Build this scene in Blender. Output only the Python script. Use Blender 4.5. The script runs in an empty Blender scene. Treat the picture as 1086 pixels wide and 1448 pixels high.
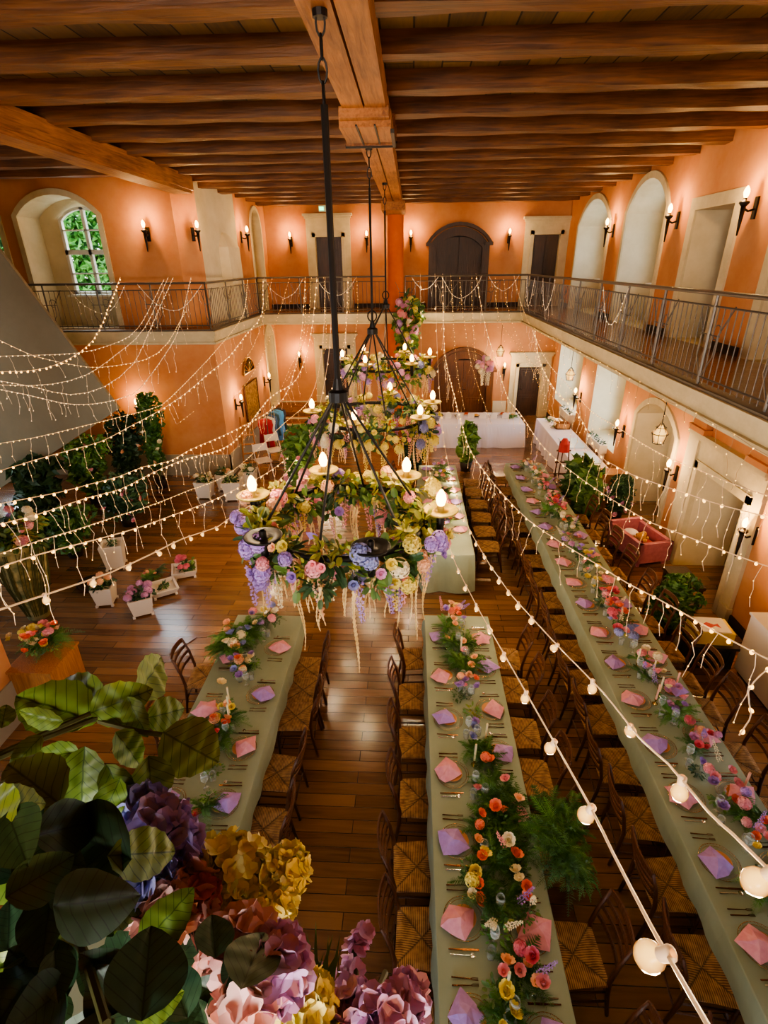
import bpy, math, random
from mathutils import Vector, Matrix, Euler
random.seed(7)
PI = math.pi
sc = bpy.context.scene
COL = sc.collection
R = random.random
def U(a, b): return a + (b - a) * random.random()

# ------------------------------------------------------------------ camera frame
FPX, CX, CY, CAMZ = 750.0, 543.0, 724.0, 5.25
_w1 = Vector((582.4 - CX, CY - 372.3, -FPX)).normalized()
_X = _w1.cross(Vector((math.sin(.00934), math.cos(.00934), 0))).normalized()
_Z = _X.cross(_w1)
ROT = Matrix((_X, _w1, _Z))
def ray(px, py): return ROT @ Vector((px - CX, CY - py, -FPX))
def at(px, py, x=None, y=None, z=None, d=None):
    r = ray(px, py)
    if d is not None: k = d / r.length
    elif x is not None: k = x / r.x
    elif y is not None: k = y / r.y
    else: k = (z - CAMZ) / r.z
    return Vector((r.x * k, r.y * k, r.z * k + CAMZ))
cam = bpy.data.cameras.new('camera'); cam_o = bpy.data.objects.new('camera', cam); COL.objects.link(cam_o)
cam.sensor_fit = 'HORIZONTAL'; cam.sensor_width = 36; cam.lens = 36 * FPX / 1086; cam.clip_start = .02
cam_o.matrix_world = Matrix.Translation((0, 0, CAMZ)) @ ROT.to_4x4()
sc.camera = cam_o

# ------------------------------------------------------------------ materials
MATS = {}
def srgb(r, g, b):
    f = lambda c: (c / 255 / 12.92) if c / 255 < .04045 else ((c / 255 + .055) / 1.055) ** 2.4
    return (f(r), f(g), f(b), 1)
def newmat(name):
    m = bpy.data.materials.new(name); m.use_nodes = True
    MATS[name] = m
    return m, m.node_tree.nodes, m.node_tree.links, m.node_tree.nodes['Principled BSDF']
def mat(name, c, rough=.6, metal=0, c2=None, scale=6, bump=0, spec=.5, trans=0, em=None, es=0, sub=0, rnd=0, coords='Object', noise_detail=4):
    m, N, L, B = newmat(name)
    B.inputs['Base Color'].default_value = c; B.inputs['Roughness'].default_value = rough; B.inputs['Metallic'].default_value = metal
    B.inputs['Specular IOR Level'].default_value = spec
    if trans: B.inputs['Transmission Weight'].default_value = trans
    if sub: B.inputs['Subsurface Weight'].default_value = sub; B.inputs['Subsurface Scale'].default_value = .02
    if em: B.inputs['Emission Color'].default_value = em; B.inputs['Emission Strength'].default_value = es
    if c2 or bump:
        tc = N.new('ShaderNodeTexCoord'); n = N.new('ShaderNodeTexNoise'); n.inputs['Scale'].default_value = scale; n.inputs['Detail'].default_value = noise_detail
        L.new(tc.outputs[coords], n.inputs['Vector'])
        if c2:
            mx = N.new('ShaderNodeMix'); mx.data_type = 'RGBA'; mx.inputs[6].default_value = c; mx.inputs[7].default_value = c2
            rp = N.new('ShaderNodeMapRange'); rp.inputs[1].default_value = .35; rp.inputs[2].default_value = .65
            L.new(n.outputs['Fac'], rp.inputs[0]); L.new(rp.outputs[0], mx.inputs[0]); L.new(mx.outputs[2], B.inputs['Base Color'])
            if rnd:
                oi = N.new('ShaderNodeObjectInfo'); hs = N.new('ShaderNodeHueSaturation'); mr = N.new('ShaderNodeMapRange')
                mr.inputs[3].default_value = 1 - rnd; mr.inputs[4].default_value = 1 + rnd
                L.new(oi.outputs['Random'], mr.inputs[0]); L.new(mr.outputs[0], hs.inputs['Value']); L.new(mx.outputs[2], hs.inputs['Color']); L.new(hs.outputs[0], B.inputs['Base Color'])
        if bump:
            b = N.new('ShaderNodeBump'); b.inputs['Strength'].default_value = bump; b.inputs['Distance'].default_value = .02
            L.new(n.outputs['Fac'], b.inputs['Height']); L.new(b.outputs[0], B.inputs['Normal'])
    return m
def glow(name, c, s, sample=False):
    m, N, L, B = newmat(name); N.remove(B)
    e = N.new('ShaderNodeEmission'); e.inputs[0].default_value = c; e.inputs[1].default_value = s
    L.new(e.outputs[0], N['Material Output'].inputs[0])
    try: m.cycles.emission_sampling = 'AUTO' if sample else 'NONE'
    except Exception: pass
    return m
def plaster(name, c, c2, blotch=1.1):
    m, N, L, B = newmat(name); B.inputs['Roughness'].default_value = .85; B.inputs['Specular IOR Level'].default_value = .2
    tc = N.new('ShaderNodeTexCoord'); a = N.new('ShaderNodeTexNoise'); a.inputs['Scale'].default_value = blotch; a.inputs['Detail'].default_value = 8; a.inputs['Roughness'].default_value = .65
    L.new(tc.outputs['Object'], a.inputs['Vector'])
    mx = N.new('ShaderNodeMix'); mx.data_type = 'RGBA'; mx.inputs[6].default_value = c; mx.inputs[7].default_value = c2
    mr = N.new('ShaderNodeMapRange'); mr.inputs[1].default_value = .35; mr.inputs[2].default_value = .7
    L.new(a.outputs['Fac'], mr.inputs[0]); L.new(mr.outputs[0], mx.inputs[0]); L.new(mx.outputs[2], B.inputs['Base Color'])
    b = N.new('ShaderNodeBump'); b.inputs['Strength'].default_value = .15; b.inputs['Distance'].default_value = .02
    L.new(a.outputs['Fac'], b.inputs['Height']); L.new(b.outputs[0], B.inputs['Normal'])
    return m
def woodgrain(name, dark, light, axis=0, stretch=14, rough=.55, bumps=.35, scale=2.2):
    m, N, L, B = newmat(name); B.inputs['Roughness'].default_value = rough
    tc = N.new('ShaderNodeTexCoord'); mp = N.new('ShaderNodeMapping')
    s = [stretch] * 3; s[axis] = 1
    mp.inputs['Scale'].default_value = s
    L.new(tc.outputs['Object'], mp.inputs['Vector'])
    n = N.new('ShaderNodeTexNoise'); n.inputs['Scale'].default_value = scale; n.inputs['Detail'].default_value = 6; n.inputs['Distortion'].default_value = .6
    L.new(mp.outputs[0], n.inputs['Vector'])
    n2 = N.new('ShaderNodeTexNoise'); n2.inputs['Scale'].default_value = 1.1; n2.inputs['Detail'].default_value = 3; L.new(tc.outputs['Object'], n2.inputs['Vector'])
    ad = N.new('ShaderNodeMath'); ad.operation = 'ADD'; L.new(n.outputs['Fac'], ad.inputs[0]); L.new(n2.outputs['Fac'], ad.inputs[1])
    r = N.new('ShaderNodeValToRGB'); r.color_ramp.elements[0].position = .36; r.color_ramp.elements[0].color = dark; r.color_ramp.elements[1].position = .66; r.color_ramp.elements[1].color = light
    h = N.new('ShaderNodeMath'); h.operation = 'MULTIPLY'; h.inputs[1].default_value = .5; L.new(ad.outputs[0], h.inputs[0])
    L.new(h.outputs[0], r.inputs[0]); L.new(r.outputs[0], B.inputs['Base Color'])
    b = N.new('ShaderNodeBump'); b.inputs['Strength'].default_value = bumps; b.inputs['Distance'].default_value = .02
    L.new(n.outputs['Fac'], b.inputs['Height']); L.new(b.outputs[0], B.inputs['Normal'])
    return m
def planks(name, cols, along='X', width=.14, length=1.5, rough=(.3, .5), gap=.012, dark=(.01, .004, .002, 1), coat=0.0):
    m, N, L, B = newmat(name)
    tc = N.new('ShaderNodeTexCoord'); mp = N.new('ShaderNodeMapping')
    if along == 'Y': mp.inputs['Rotation'].default_value = (0, 0, PI / 2)
    L.new(tc.outputs['Object'], mp.inputs['Vector'])
    br = N.new('ShaderNodeTexBrick'); br.inputs['Scale'].default_value = 1; br.inputs['Brick Width'].default_value = length; br.inputs['Row Height'].default_value = width
    br.inputs['Mortar Size'].default_value = gap / 2; br.inputs['Mortar Smooth'].default_value = .3; br.inputs['Color1'].default_value = (0, 0, 0, 1); br.inputs['Color2'].default_value = (1, 1, 1, 1); br.inputs['Mortar'].default_value = (.5, .5, .5, 1)
    br.offset = .37
    L.new(mp.outputs[0], br.inputs['Vector'])
    mp2 = N.new('ShaderNodeMapping'); mp2.inputs['Scale'].default_value = (1.2, 14, 14); L.new(mp.outputs[0], mp2.inputs['Vector'])
    n = N.new('ShaderNodeTexNoise'); n.inputs['Scale'].default_value = 1.6; n.inputs['Detail'].default_value = 6; n.inputs['Distortion'].default_value = .8; L.new(mp2.outputs[0], n.inputs['Vector'])
    mt = N.new('ShaderNodeMath'); mt.operation = 'MULTIPLY_ADD'; mt.inputs[1].default_value = .5; L.new(br.outputs['Color'], mt.inputs[0])
    m3 = N.new('ShaderNodeMath'); m3.operation = 'MULTIPLY'; m3.inputs[1].default_value = .6; L.new(n.outputs['Fac'], m3.inputs[0]); L.new(m3.outputs[0], mt.inputs[2])
    r = N.new('ShaderNodeValToRGB'); e = r.color_ramp.elements
    e[0].position = .22; e[0].color = cols[0]; e[1].position = .8; e[1].color = cols[2]; q = e.new(.5); q.color = cols[1]
    L.new(mt.outputs[0], r.inputs[0])
    mx = N.new('ShaderNodeMix'); mx.data_type = 'RGBA'; mx.inputs[7].default_value = dark
    L.new(br.outputs['Fac'], mx.inputs[0]); L.new(r.outputs[0], mx.inputs[6]); L.new(mx.outputs[2], B.inputs['Base Color'])
    mr = N.new('ShaderNodeMapRange'); mr.inputs[3].default_value = rough[0]; mr.inputs[4].default_value = rough[1]; L.new(n.outputs['Fac'], mr.inputs[0]); L.new(mr.outputs[0], B.inputs['Roughness'])
    b = N.new('ShaderNodeBump'); b.inputs['Strength'].default_value = .35; b.inputs['Distance'].default_value = .01; b.invert = True
    L.new(br.outputs['Fac'], b.inputs['Height']); L.new(b.outputs[0], B.inputs['Normal'])
    return m
M_PL = plaster('salmon_plaster', srgb(207, 146, 100), srgb(191, 121, 75))
M_PLP = plaster('pink_plaster', srgb(212, 154, 108), srgb(196, 132, 86))
M_CR = plaster('cream_plaster', srgb(222, 206, 172), srgb(205, 188, 150), 1.6)
M_GR = plaster('grey_plaster', srgb(176, 164, 142), srgb(160, 148, 126), .7)
M_ST = plaster('stone', srgb(212, 196, 160), srgb(190, 174, 138), 2.5)
M_COLM = plaster('terracotta', srgb(206, 108, 62), srgb(190, 92, 48), 1.5)
M_FL = planks('oak_floor', [srgb(94, 62, 36), srgb(126, 86, 50), srgb(150, 106, 64)], 'X', .145, 1.5, (.1, .3), .009, (.03, .013, .005, 1))
M_FL.node_tree.nodes['Principled BSDF'].inputs['Coat Weight'].default_value = .8; M_FL.node_tree.nodes['Principled BSDF'].inputs['Coat Roughness'].default_value = .2; M_FL.node_tree.nodes['Principled BSDF'].inputs['Coat IOR'].default_value = 1.6
M_GF = planks('gallery_floor', [srgb(84, 52, 28), srgb(120, 80, 46), srgb(140, 98, 60)], 'X', .3, .3, (.12, .3))
M_CB = planks('ceiling_boards', [srgb(70, 52, 28), srgb(104, 80, 46), srgb(126, 98, 58)], 'Y', .3, 7, (.6, .8), .02)
M_JO = woodgrain('joist_wood', srgb(76, 44, 20), srgb(136, 86, 42), 0)
M_BM = woodgrain('beam_wood', srgb(112, 64, 28), srgb(186, 122, 64), 1, bumps=.6)
M_DD = woodgrain('dark_door_wood', srgb(44, 28, 16), srgb(76, 48, 28), 2, rough=.45)
M_BD = woodgrain('brown_door_wood', srgb(84, 48, 22), srgb(124, 74, 34), 2, rough=.4)
M_CH = woodgrain('chair_wood', srgb(66, 36, 18), srgb(106, 62, 34), 2, rough=.4, scale=6)
M_CRT = woodgrain('crate_wood', srgb(140, 84, 36), srgb(196, 132, 66), 2, rough=.5, scale=4)
M_IR = mat('wrought_iron', srgb(46, 38, 30), .5, .6)
M_RL = mat('rail_iron', srgb(104, 96, 88), .42, .5)
M_WF = mat('window_frame', srgb(232, 228, 214), .5)
M_BK = mat('black_iron', srgb(22, 18, 14), .5, .3)
M_BASE = mat('dark_base', srgb(40, 26, 18), .6)
M_CL = mat('sage_cloth', srgb(158, 168, 146), .8, c2=srgb(146, 158, 136), scale=3, bump=.15)
M_WC = mat('white_cloth', srgb(226, 216, 226), .8)
M_PK = mat('pink_napkin', srgb(240, 168, 182), .75, sub=.05, c2=srgb(230, 152, 168), scale=30)
M_PU = mat('lilac_napkin', srgb(186, 150, 214), .75, c2=srgb(172, 136, 202), scale=30)
M_GD = mat('gold_rim', srgb(220, 176, 100), .25, 1)
M_CP = mat('copper_plate', srgb(214, 152, 104), .3, .4)
M_CU = mat('bronze_cutlery', srgb(126, 84, 52), .25, 1)
M_WX = mat('ivory_wax', srgb(240, 222, 176), .5, sub=.2)
M_PWX = mat('pink_wax', srgb(236, 178, 152), .5)
M_MOSS = mat('moss', srgb(104, 112, 30), .9, c2=srgb(170, 166, 60), scale=20, bump=.5)
M_BED = mat('white_ceramic', srgb(228, 214, 196), .35)
M_BULB = glow('bulb_glow', (1, .52, .11, 1), 3.6)
M_FLAME = glow('flame_glow', (1, .50, .12, 1), 14)
M_LED = glow('led_glow', (1, .52, .11, 1), 3.2)
M_LEDC = glow('cool_led_glow', (1, .66, .3, 1), 2.2)
M_WIRE = mat('string_wire', srgb(226, 196, 160), .5, em=(1, .6, .3, 1), es=.12)  # faint warm glow put into the wire itself, which is no lamp
M_WIRD = mat('dark_wire', srgb(150, 120, 84), .5, em=(1, .6, .25, 1), es=.08)  # same faint self-glow put into the darker wire
M_EXIT = glow('exit_green', (.05, .9, .35, 1), 3)
def glassmat(name, tint, mixf, rough=.02):
    m, N, L, B = newmat(name); N.remove(B)
    t = N.new('ShaderNodeBsdfTransparent'); t.inputs[0].default_value = tint; g = N.new('ShaderNodeBsdfPrincipled' if 'table' in name else 'ShaderNodeBsdfGlossy'); g.inputs['Roughness'].default_value = rough
    if 'table' in name: g.inputs['Base Color'].default_value = (.85, .84, .78, 1); g.inputs['Coat Weight'].default_value = 1  # whitish base colour stands in for highlights on the glass
    fr = N.new('ShaderNodeLayerWeight'); fr.inputs[0].default_value = .5; pw = N.new('ShaderNodeMath'); pw.operation = 'POWER'; pw.inputs[1].default_value = 3; L.new(fr.outputs['Facing'], pw.inputs[0]); ml = N.new('ShaderNodeMath'); ml.operation = 'MULTIPLY_ADD'; ml.inputs[1].default_value = mixf; ml.inputs[2].default_value = .09 if 'table' in name else .04; L.new(pw.outputs[0], ml.inputs[0])
    mx = N.new('ShaderNodeMixShader'); L.new(ml.outputs[0], mx.inputs[0]); L.new(t.outputs[0], mx.inputs[1]); L.new(g.outputs[0], mx.inputs[2]); L.new(mx.outputs[0], N['Material Output'].inputs[0])
    return m
M_GL = glassmat('window_glass', (.97, .99, 1, 1), .5)
M_TG = glassmat('table_glass', (.96, .97, .95, 1), .95, .12)
def frosted(name):
    m, N, L, B = newmat(name)
    B.inputs['Base Color'].default_value = (.1, .05, .02, 1); B.inputs['Roughness'].default_value = .25; B.inputs['Specular IOR Level'].default_value = .15
    lw = N.new('ShaderNodeLayerWeight'); lw.inputs[0].default_value = .35
    r = N.new('ShaderNodeValToRGB'); r.color_ramp.elements[0].color = (1, .56, .15, 1); r.color_ramp.elements[1].color = (.6, .24, .06, 1); r.color_ramp.elements[0].position = .05; r.color_ramp.elements[1].position = .8
    L.new(lw.outputs['Facing'], r.inputs[0]); L.new(r.outputs[0], B.inputs['Emission Color'])
    mr = N.new('ShaderNodeMapRange'); mr.inputs[1].default_value = 0; mr.inputs[2].default_value = .8; mr.inputs[3].default_value = 1.5; mr.inputs[4].default_value = .45
    L.new(lw.outputs['Facing'], mr.inputs[0]); L.new(mr.outputs[0], B.inputs['Emission Strength'])
    try: m.cycles.emission_sampling = 'NONE'
    except Exception: pass
    return m
M_GLOBE = frosted('bulb_globe')
def leafmat(name, a, b, rnd=.35, rough=.5):
    m = mat(name, srgb(*a), rough, c2=srgb(*b), scale=5, rnd=rnd)
    return m
M_LF = leafmat('leaf_green', (66, 98, 44), (112, 142, 66))
M_LD = leafmat('leaf_dark', (38, 66, 40), (64, 92, 54))
M_LY = leafmat('leaf_lime', (124, 126, 40), (166, 160, 60))
M_FN = leafmat('fern_green', (60, 104, 44), (104, 144, 66))
M_STEM = mat('stem', srgb(84, 84, 42), .7)
FLM = {'pink': leafmat('petal_pink', (236, 140, 152), (250, 178, 180), .15), 'coral': leafmat('petal_coral', (238, 112, 84), (250, 150, 110), .15),
       'lilac': leafmat('petal_lilac', (150, 118, 190), (188, 152, 214), .15), 'blue': leafmat('petal_blue', (120, 124, 176), (160, 160, 204), .15),
       'yellow': leafmat('petal_yellow', (222, 196, 84), (244, 226, 128), .15), 'cream': leafmat('petal_cream', (236, 216, 170), (248, 234, 200), .1),
       'mauve': leafmat('petal_mauve', (196, 132, 176), (226, 168, 200), .15), 'rose': leafmat('petal_rose', (206, 84, 104), (232, 120, 134), .15), 'peach': leafmat('petal_peach', (240, 172, 128), (248, 200, 160), .15)}
M_HANG = leafmat('amaranth', (214, 176, 110), (240, 208, 150), .12)

# ------------------------------------------------------------------ mesh builder
class MB:
    def __init__(s): s.v = []; s.f = []; s.m = []; s.cur = 0
    def add(s, vs, fs, T=None):
        k = len(s.v)
        s.v += [tuple(T @ Vector(p)) for p in vs] if T is not None else [tuple(p) for p in vs]
        s.f += [tuple(i + k for i in f) for f in fs]; s.m += [s.cur] * len(fs)
        return s
    def box(s, x0, x1, y0, y1, z0, z1, T=None):
        return s.add([(x0, y0, z0), (x1, y0, z0), (x1, y1, z0), (x0, y1, z0), (x0, y0, z1), (x1, y0, z1), (x1, y1, z1), (x0, y1, z1)],
                     [(3, 2, 1, 0), (4, 5, 6, 7), (0, 1, 5, 4), (1, 2, 6, 5), (2, 3, 7, 6), (3, 0, 4, 7)], T)
    def cbox(s, c, d, T=None): return s.box(c[0] - d[0] / 2, c[0] + d[0] / 2, c[1] - d[1] / 2, c[1] + d[1] / 2, c[2] - d[2] / 2, c[2] + d[2] / 2, T)
    def tube(s, pts, r, n=6, cap=True, T=None):
        pts = [Vector(p) for p in pts]; vs = []; fs = []; m = len(pts)
        rr = r if isinstance(r, (list, tuple)) else [r] * m
        up = None
        for i, p in enumerate(pts):
            d = (pts[min(i + 1, m - 1)] - pts[max(i - 1, 0)]).normalized()
            if up is None: up = Vector((0, 0, 1)) if abs(d.z) < .9 else Vector((1, 0, 0))
            a = d.cross(up)
            if a.length < 1e-4: a = d.cross(Vector((0, 1, .1)))
            a.normalize(); b = a.cross(d); up = b if abs(b.dot(d)) < .5 else up
            for k in range(n):
                t = 2 * PI * k / n; vs.append(p + (a * math.cos(t) + b * math.sin(t)) * rr[i])
        for i in range(m - 1):
            for k in range(n): fs.append((i * n + k, i * n + (k + 1) % n, (i + 1) * n + (k + 1) % n, (i + 1) * n + k))
        if cap: fs.append(tuple(range(n - 1, -1, -1))); fs.append(tuple((m - 1) * n + k for k in range(n)))
        return s.add(vs, fs, T)
    def lathe(s, prof, n=12, c=(0, 0, 0), T=None):
        vs = []; fs = []; m = len(prof)
        for r, z in prof:
            for k in range(n):
                t = 2 * PI * k / n; vs.append((c[0] + r * math.cos(t), c[1] + r * math.sin(t), c[2] + z))
        for i in range(m - 1):
            for k in range(n): fs.append((i * n + k, i * n + (k + 1) % n, (i + 1) * n + (k + 1) % n, (i + 1) * n + k))
        return s.add(vs, fs, T)
    def torus(s, Rr, r, n=32, k=6, c=(0, 0, 0), T=None):
        s.v_ = None; vs = []; fs = []
        for i in range(n):
            a = 2 * PI * i / n
            for j in range(k):
                b = 2 * PI * j / k; vs.append((c[0] + (Rr + r * math.cos(b)) * math.cos(a), c[1] + (Rr + r * math.cos(b)) * math.sin(a), c[2] + r * math.sin(b)))
        for i in range(n):
            for j in range(k): fs.append((i * k + j, ((i + 1) % n) * k + j, ((i + 1) % n) * k + (j + 1) % k, i * k + (j + 1) % k))
        return s.add(vs, fs, T)
    def prism(s, poly, a, b, T=None):   # poly in xz, extruded along y a..b
        n = len(poly); vs = [(p[0], a, p[1]) for p in poly] + [(p[0], b, p[1]) for p in poly]
        fs = [tuple(range(n)), tuple(range(2 * n - 1, n - 1, -1))] + [(i, i + n, (i + 1) % n + n, (i + 1) % n) for i in range(n)]
        return s.add(vs, fs, T)
    def strip(s, pts_a, pts_b, T=None):
        n = len(pts_a); return s.add(list(pts_a) + list(pts_b), [(i, i + 1, n + i + 1, n + i) for i in range(n - 1)], T)
    def mesh(s, name, mats, smooth=False):
        me = bpy.data.meshes.new(name); me.from_pydata(s.v, [], s.f)
        for m in (mats if isinstance(mats, (list, tuple)) else [mats]): me.materials.append(m)
        if max(s.m, default=0): me.polygons.foreach_set('material_index', s.m)
        if smooth: me.polygons.foreach_set('use_smooth', [True] * len(s.f))
        me.update(); return me
    def build(s, name, mats, parent=None, smooth=False, loc=None, **kw): return obj(name, s.mesh(name, mats, smooth), parent, loc, **kw)
def obj(name, data, parent=None, loc=None, rot=None, scale=None, **props):
    o = bpy.data.objects.new(name, data); COL.objects.link(o)
    if parent is not None: o.parent = parent
    if loc is not None: o.location = loc
    if rot is not None: o.rotation_euler = rot
    if scale is not None: o.scale = (scale,) * 3 if isinstance(scale, (int, float)) else scale
    for k, v in props.items(): o[k] = v
    return o
def struct(name, mb, m, smooth=False): o = mb.build(name, m, smooth=smooth); o['kind'] = 'structure'; return o
def tag(o, label, cat, group=None):
    o['label'] = label; o['category'] = cat
    if group: o['group'] = group
    return o
def thing(name, label, cat, loc=(0, 0, 0), rz=0, group=None):
    return tag(obj(name, None, None, loc, (0, 0, rz)), label, cat, group)
def TR(loc, rot=(0, 0, 0), sc_=1):
    s_ = (sc_,) * 3 if isinstance(sc_, (int, float)) else sc_
    return Matrix.LocRotScale(Vector(loc), Euler(rot), Vector(s_))
ORD = ['first', 'second', 'third', 'fourth', 'fifth', 'sixth', 'seventh', 'eighth', 'ninth', 'tenth', 'eleventh', 'twelfth', 'thirteenth', 'fourteenth', 'fifteenth', 'sixteenth', 'seventeenth', 'eighteenth', 'nineteenth', 'twentieth']
def light(name, loc, power, color=(1, .72, .42), r=.03):
    l = bpy.data.lights.new(name, 'POINT'); l.energy = power; l.color = color; l.shadow_soft_size = r
    o = bpy.data.objects.new(name, l); COL.objects.link(o); o.location = loc; return o

# ------------------------------------------------------------------ room shell
WX, BY, LX = 5.1, 19.8, -4.9        # right wall, back wall, left side wall
GF, GL, CE = 3.87, 3.55, 6.96       # gallery floor, gallery underside, joist bottoms
def arcpts(u0, u1, zs, rise, n=12):
    if rise <= 0: return [(u0, zs), (u1, zs)]
    w = (u1 - u0) / 2; out = []
    rise = min(rise, w * .999)
    rad = (w * w + rise * rise) / (2 * rise); cz = zs + rise - rad; a0 = math.asin(min(1, w / rad))
    if rise >= w * .99: a0 = PI / 2
    for i in range(n + 1):
        a = -a0 + 2 * a0 * i / n; out.append(((u0 + u1) / 2 + rad * math.sin(a), cz + rad * math.cos(a)))
    out[0] = (u0, zs); out[-1] = (u1, zs); return out
def wall(name, O, D, Nn, u_a, u_b, z0, z1, ops, m, depth=.8):
    """O + D*u; Nn points INTO the wall (away from the room); ops: (u0,u1,v0,spring,rise[,depth])"""
    O, D, Nn = Vector(O), Vector(D), Vector(Nn); mb = MB(); P = lambda u, z, t=0: O + D * u + Nn * t + Vector((0, 0, z))
    q = lambda a, b, c, d: mb.add([a, b, c, d], [(0, 1, 2, 3)])
    ops = sorted(ops); u = u_a
    for o in ops:
        u0, u1, v0, sp, rise = o[:5]; dp = o[5] if len(o) > 5 else depth
        mb.cur = 0
        if u0 > u: q(P(u, z0), P(u0, z0), P(u0, z1), P(u, z1))
        if v0 > z0: q(P(u0, z0), P(u1, z0), P(u1, v0), P(u0, v0))
        ar = arcpts(u0, u1, sp, rise)
        for a, b in zip(ar, ar[1:]): q(P(*a), P(*b), P(b[0], z1), P(a[0], z1))
        mb.cur = 1
        q(P(u0, v0), P(u0, sp), P(u0, sp, dp), P(u0, v0, dp)); q(P(u1, v0), P(u1, v0, dp), P(u1, sp, dp), P(u1, sp)); 
        if v0 > z0 + .001: q(P(u0, v0), P(u0, v0, dp), P(u1, v0, dp), P(u1, v0))
        for a, b in zip(ar, ar[1:]): q(P(*a), P(a[0], a[1], dp), P(b[0], b[1], dp), P(*b))
        u = u1
    mb.cur = 0
    if u < u_b: q(P(u, z0), P(u_b, z0), P(u_b, z1), P(u, z1))
    return struct(name, mb, [m, M_CR])
tcount = [0]
def trim(O, D, Nn, u0, u1, v0, sp, rise, w=.14, t=.04, m=None):
    """flat surround band round an opening, proud of the wall"""
    O, D, Nn = Vector(O), Vector(D), Vector(Nn); mb = MB(); P = lambda u, z, tt: O + D * u - Nn * tt + Vector((0, 0, z))
    inn = [(u0, v0)] + arcpts(u0, u1, sp, rise) + [(u1, v0)]
    out = [(u0 - w, v0)] + arcpts(u0 - w, u1 + w, sp + (w if rise <= 0 else .02), rise + w * .9 if rise > 0 else 0) + [(u1 + w, v0)]
    for (a, b, c, d) in zip(inn, inn[1:], out[1:], out):
        mb.add([P(*a, t), P(*b, t), P(*c, t), P(*d, t)], [(0, 1, 2, 3)])
        mb.add([P(*d, t), P(*c, t), P(*c, 0), P(*d, 0)], [(0, 1, 2, 3)]); mb.add([P(*a, 0), P(*b, 0), P(*b, t), P(*a, t)], [(0, 1, 2, 3)])
    tcount[0] += 1; return struct('trim_%d' % tcount[0], mb, m or M_ST)
def cornice_frame(O, D, Nn, u0, u1, v0, v1, w=.28, top=.5):
    """stone door surround with entablature; opening u0..u1, v0..v1"""
    O, D, Nn = Vector(O), Vector(D), Vector(Nn); mb = MB()
    def bx(a, b, c, d, t):
        vs = []
        for tt in (0, t):
            for u, z in ((a, c), (b, c), (b, d), (a, d)): vs.append(O + D * u - Nn * tt + Vector((0, 0, z)))
        mb.add(vs, [(0, 1, 2, 3), (4, 5, 6, 7), (0, 1, 5, 4), (1, 2, 6, 5), (2, 3, 7, 6), (3, 0, 4, 7)])
    bx(u0 - w, u0 - .02, v0, v1 + .14, .06); bx(u1 + .02, u1 + w, v0, v1 + .14, .06); bx(u0 - .11, u0, v0, v1 + .12, .1); bx(u1, u1 + .11, v0, v1 + .12, .1); bx(u0 - .11, u1 + .11, v1, v1 + .14, .1)
    bx(u0 - w, u1 + w, v1 + .14, v1 + top - .14, .07); bx(u0 - w - .03, u1 + w + .03, v1 + top - .14, v1 + top - .07, .13); bx(u0 - w - .08, u1 + w + .08, v1 + top - .07, v1 + top, .19)
    bx(u0 - w - .02, u0 - .1, v0, v0 + .25, .09); bx(u1 + .1, u1 + w + .02, v0, v0 + .25, .09)
    tcount[0] += 1; return struct('trim_%d' % tcount[0], mb, M_ST)
dcount = [0]
def door(O, D, Nn, u0, u1, v0, v1, m, t=.12, leaves=1, rise=0):
    O, D, Nn = Vector(O), Vector(D), Vector(Nn); dcount[0] += 1
    root = obj('door_%d' % dcount[0], None); root['kind'] = 'structure'
    mb = MB(); fr = MB()
    def bx(M_, a, b, c, d, ta, tb):
        vs = []
        for tt in (ta, tb):
            for u, z in ((a, c), (b, c), (b, d), (a, d)): vs.append(O + D * u + Nn * tt + Vector((0, 0, z)))
        M_.add(vs, [(0, 1, 2, 3), (7, 6, 5, 4), (0, 1, 5, 4), (1, 2, 6, 5), (2, 3, 7, 6), (3, 0, 4, 7)])
    wd = (u1 - u0) / leaves
    for i in range(leaves):
        a = u0 + wd * i; b = a + wd
        top = v1 + rise * .7
        bx(mb, a + .005, b - .005, v0, top, t, t + .05)
        for (c, d) in ((v0 + .12, v0 + (v1 - v0) * .42), (v0 + (v1 - v0) * .5, v1 - .12)):
            bx(fr, a + wd * .14, b - wd * .14, c, d, t - .015, t + .002); bx(fr, a + wd * .22, b - wd * .22, c + .08, d - .08, t - .03, t - .013)
    mb.build('door_leaf', m, root); fr.build('door_panel', m, root)
    k = MB(); p = O + D * (u0 + (wd if leaves == 2 else .1)) + Vector((0, 0, v0 + 1.0)) + Nn * (t - .07)
    k.tube([p, p + D * .1], .012, 6); k.tube([p, p + Nn * .07], .012, 6); k.build('door_handle', M_IR, root)
    return root
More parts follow.
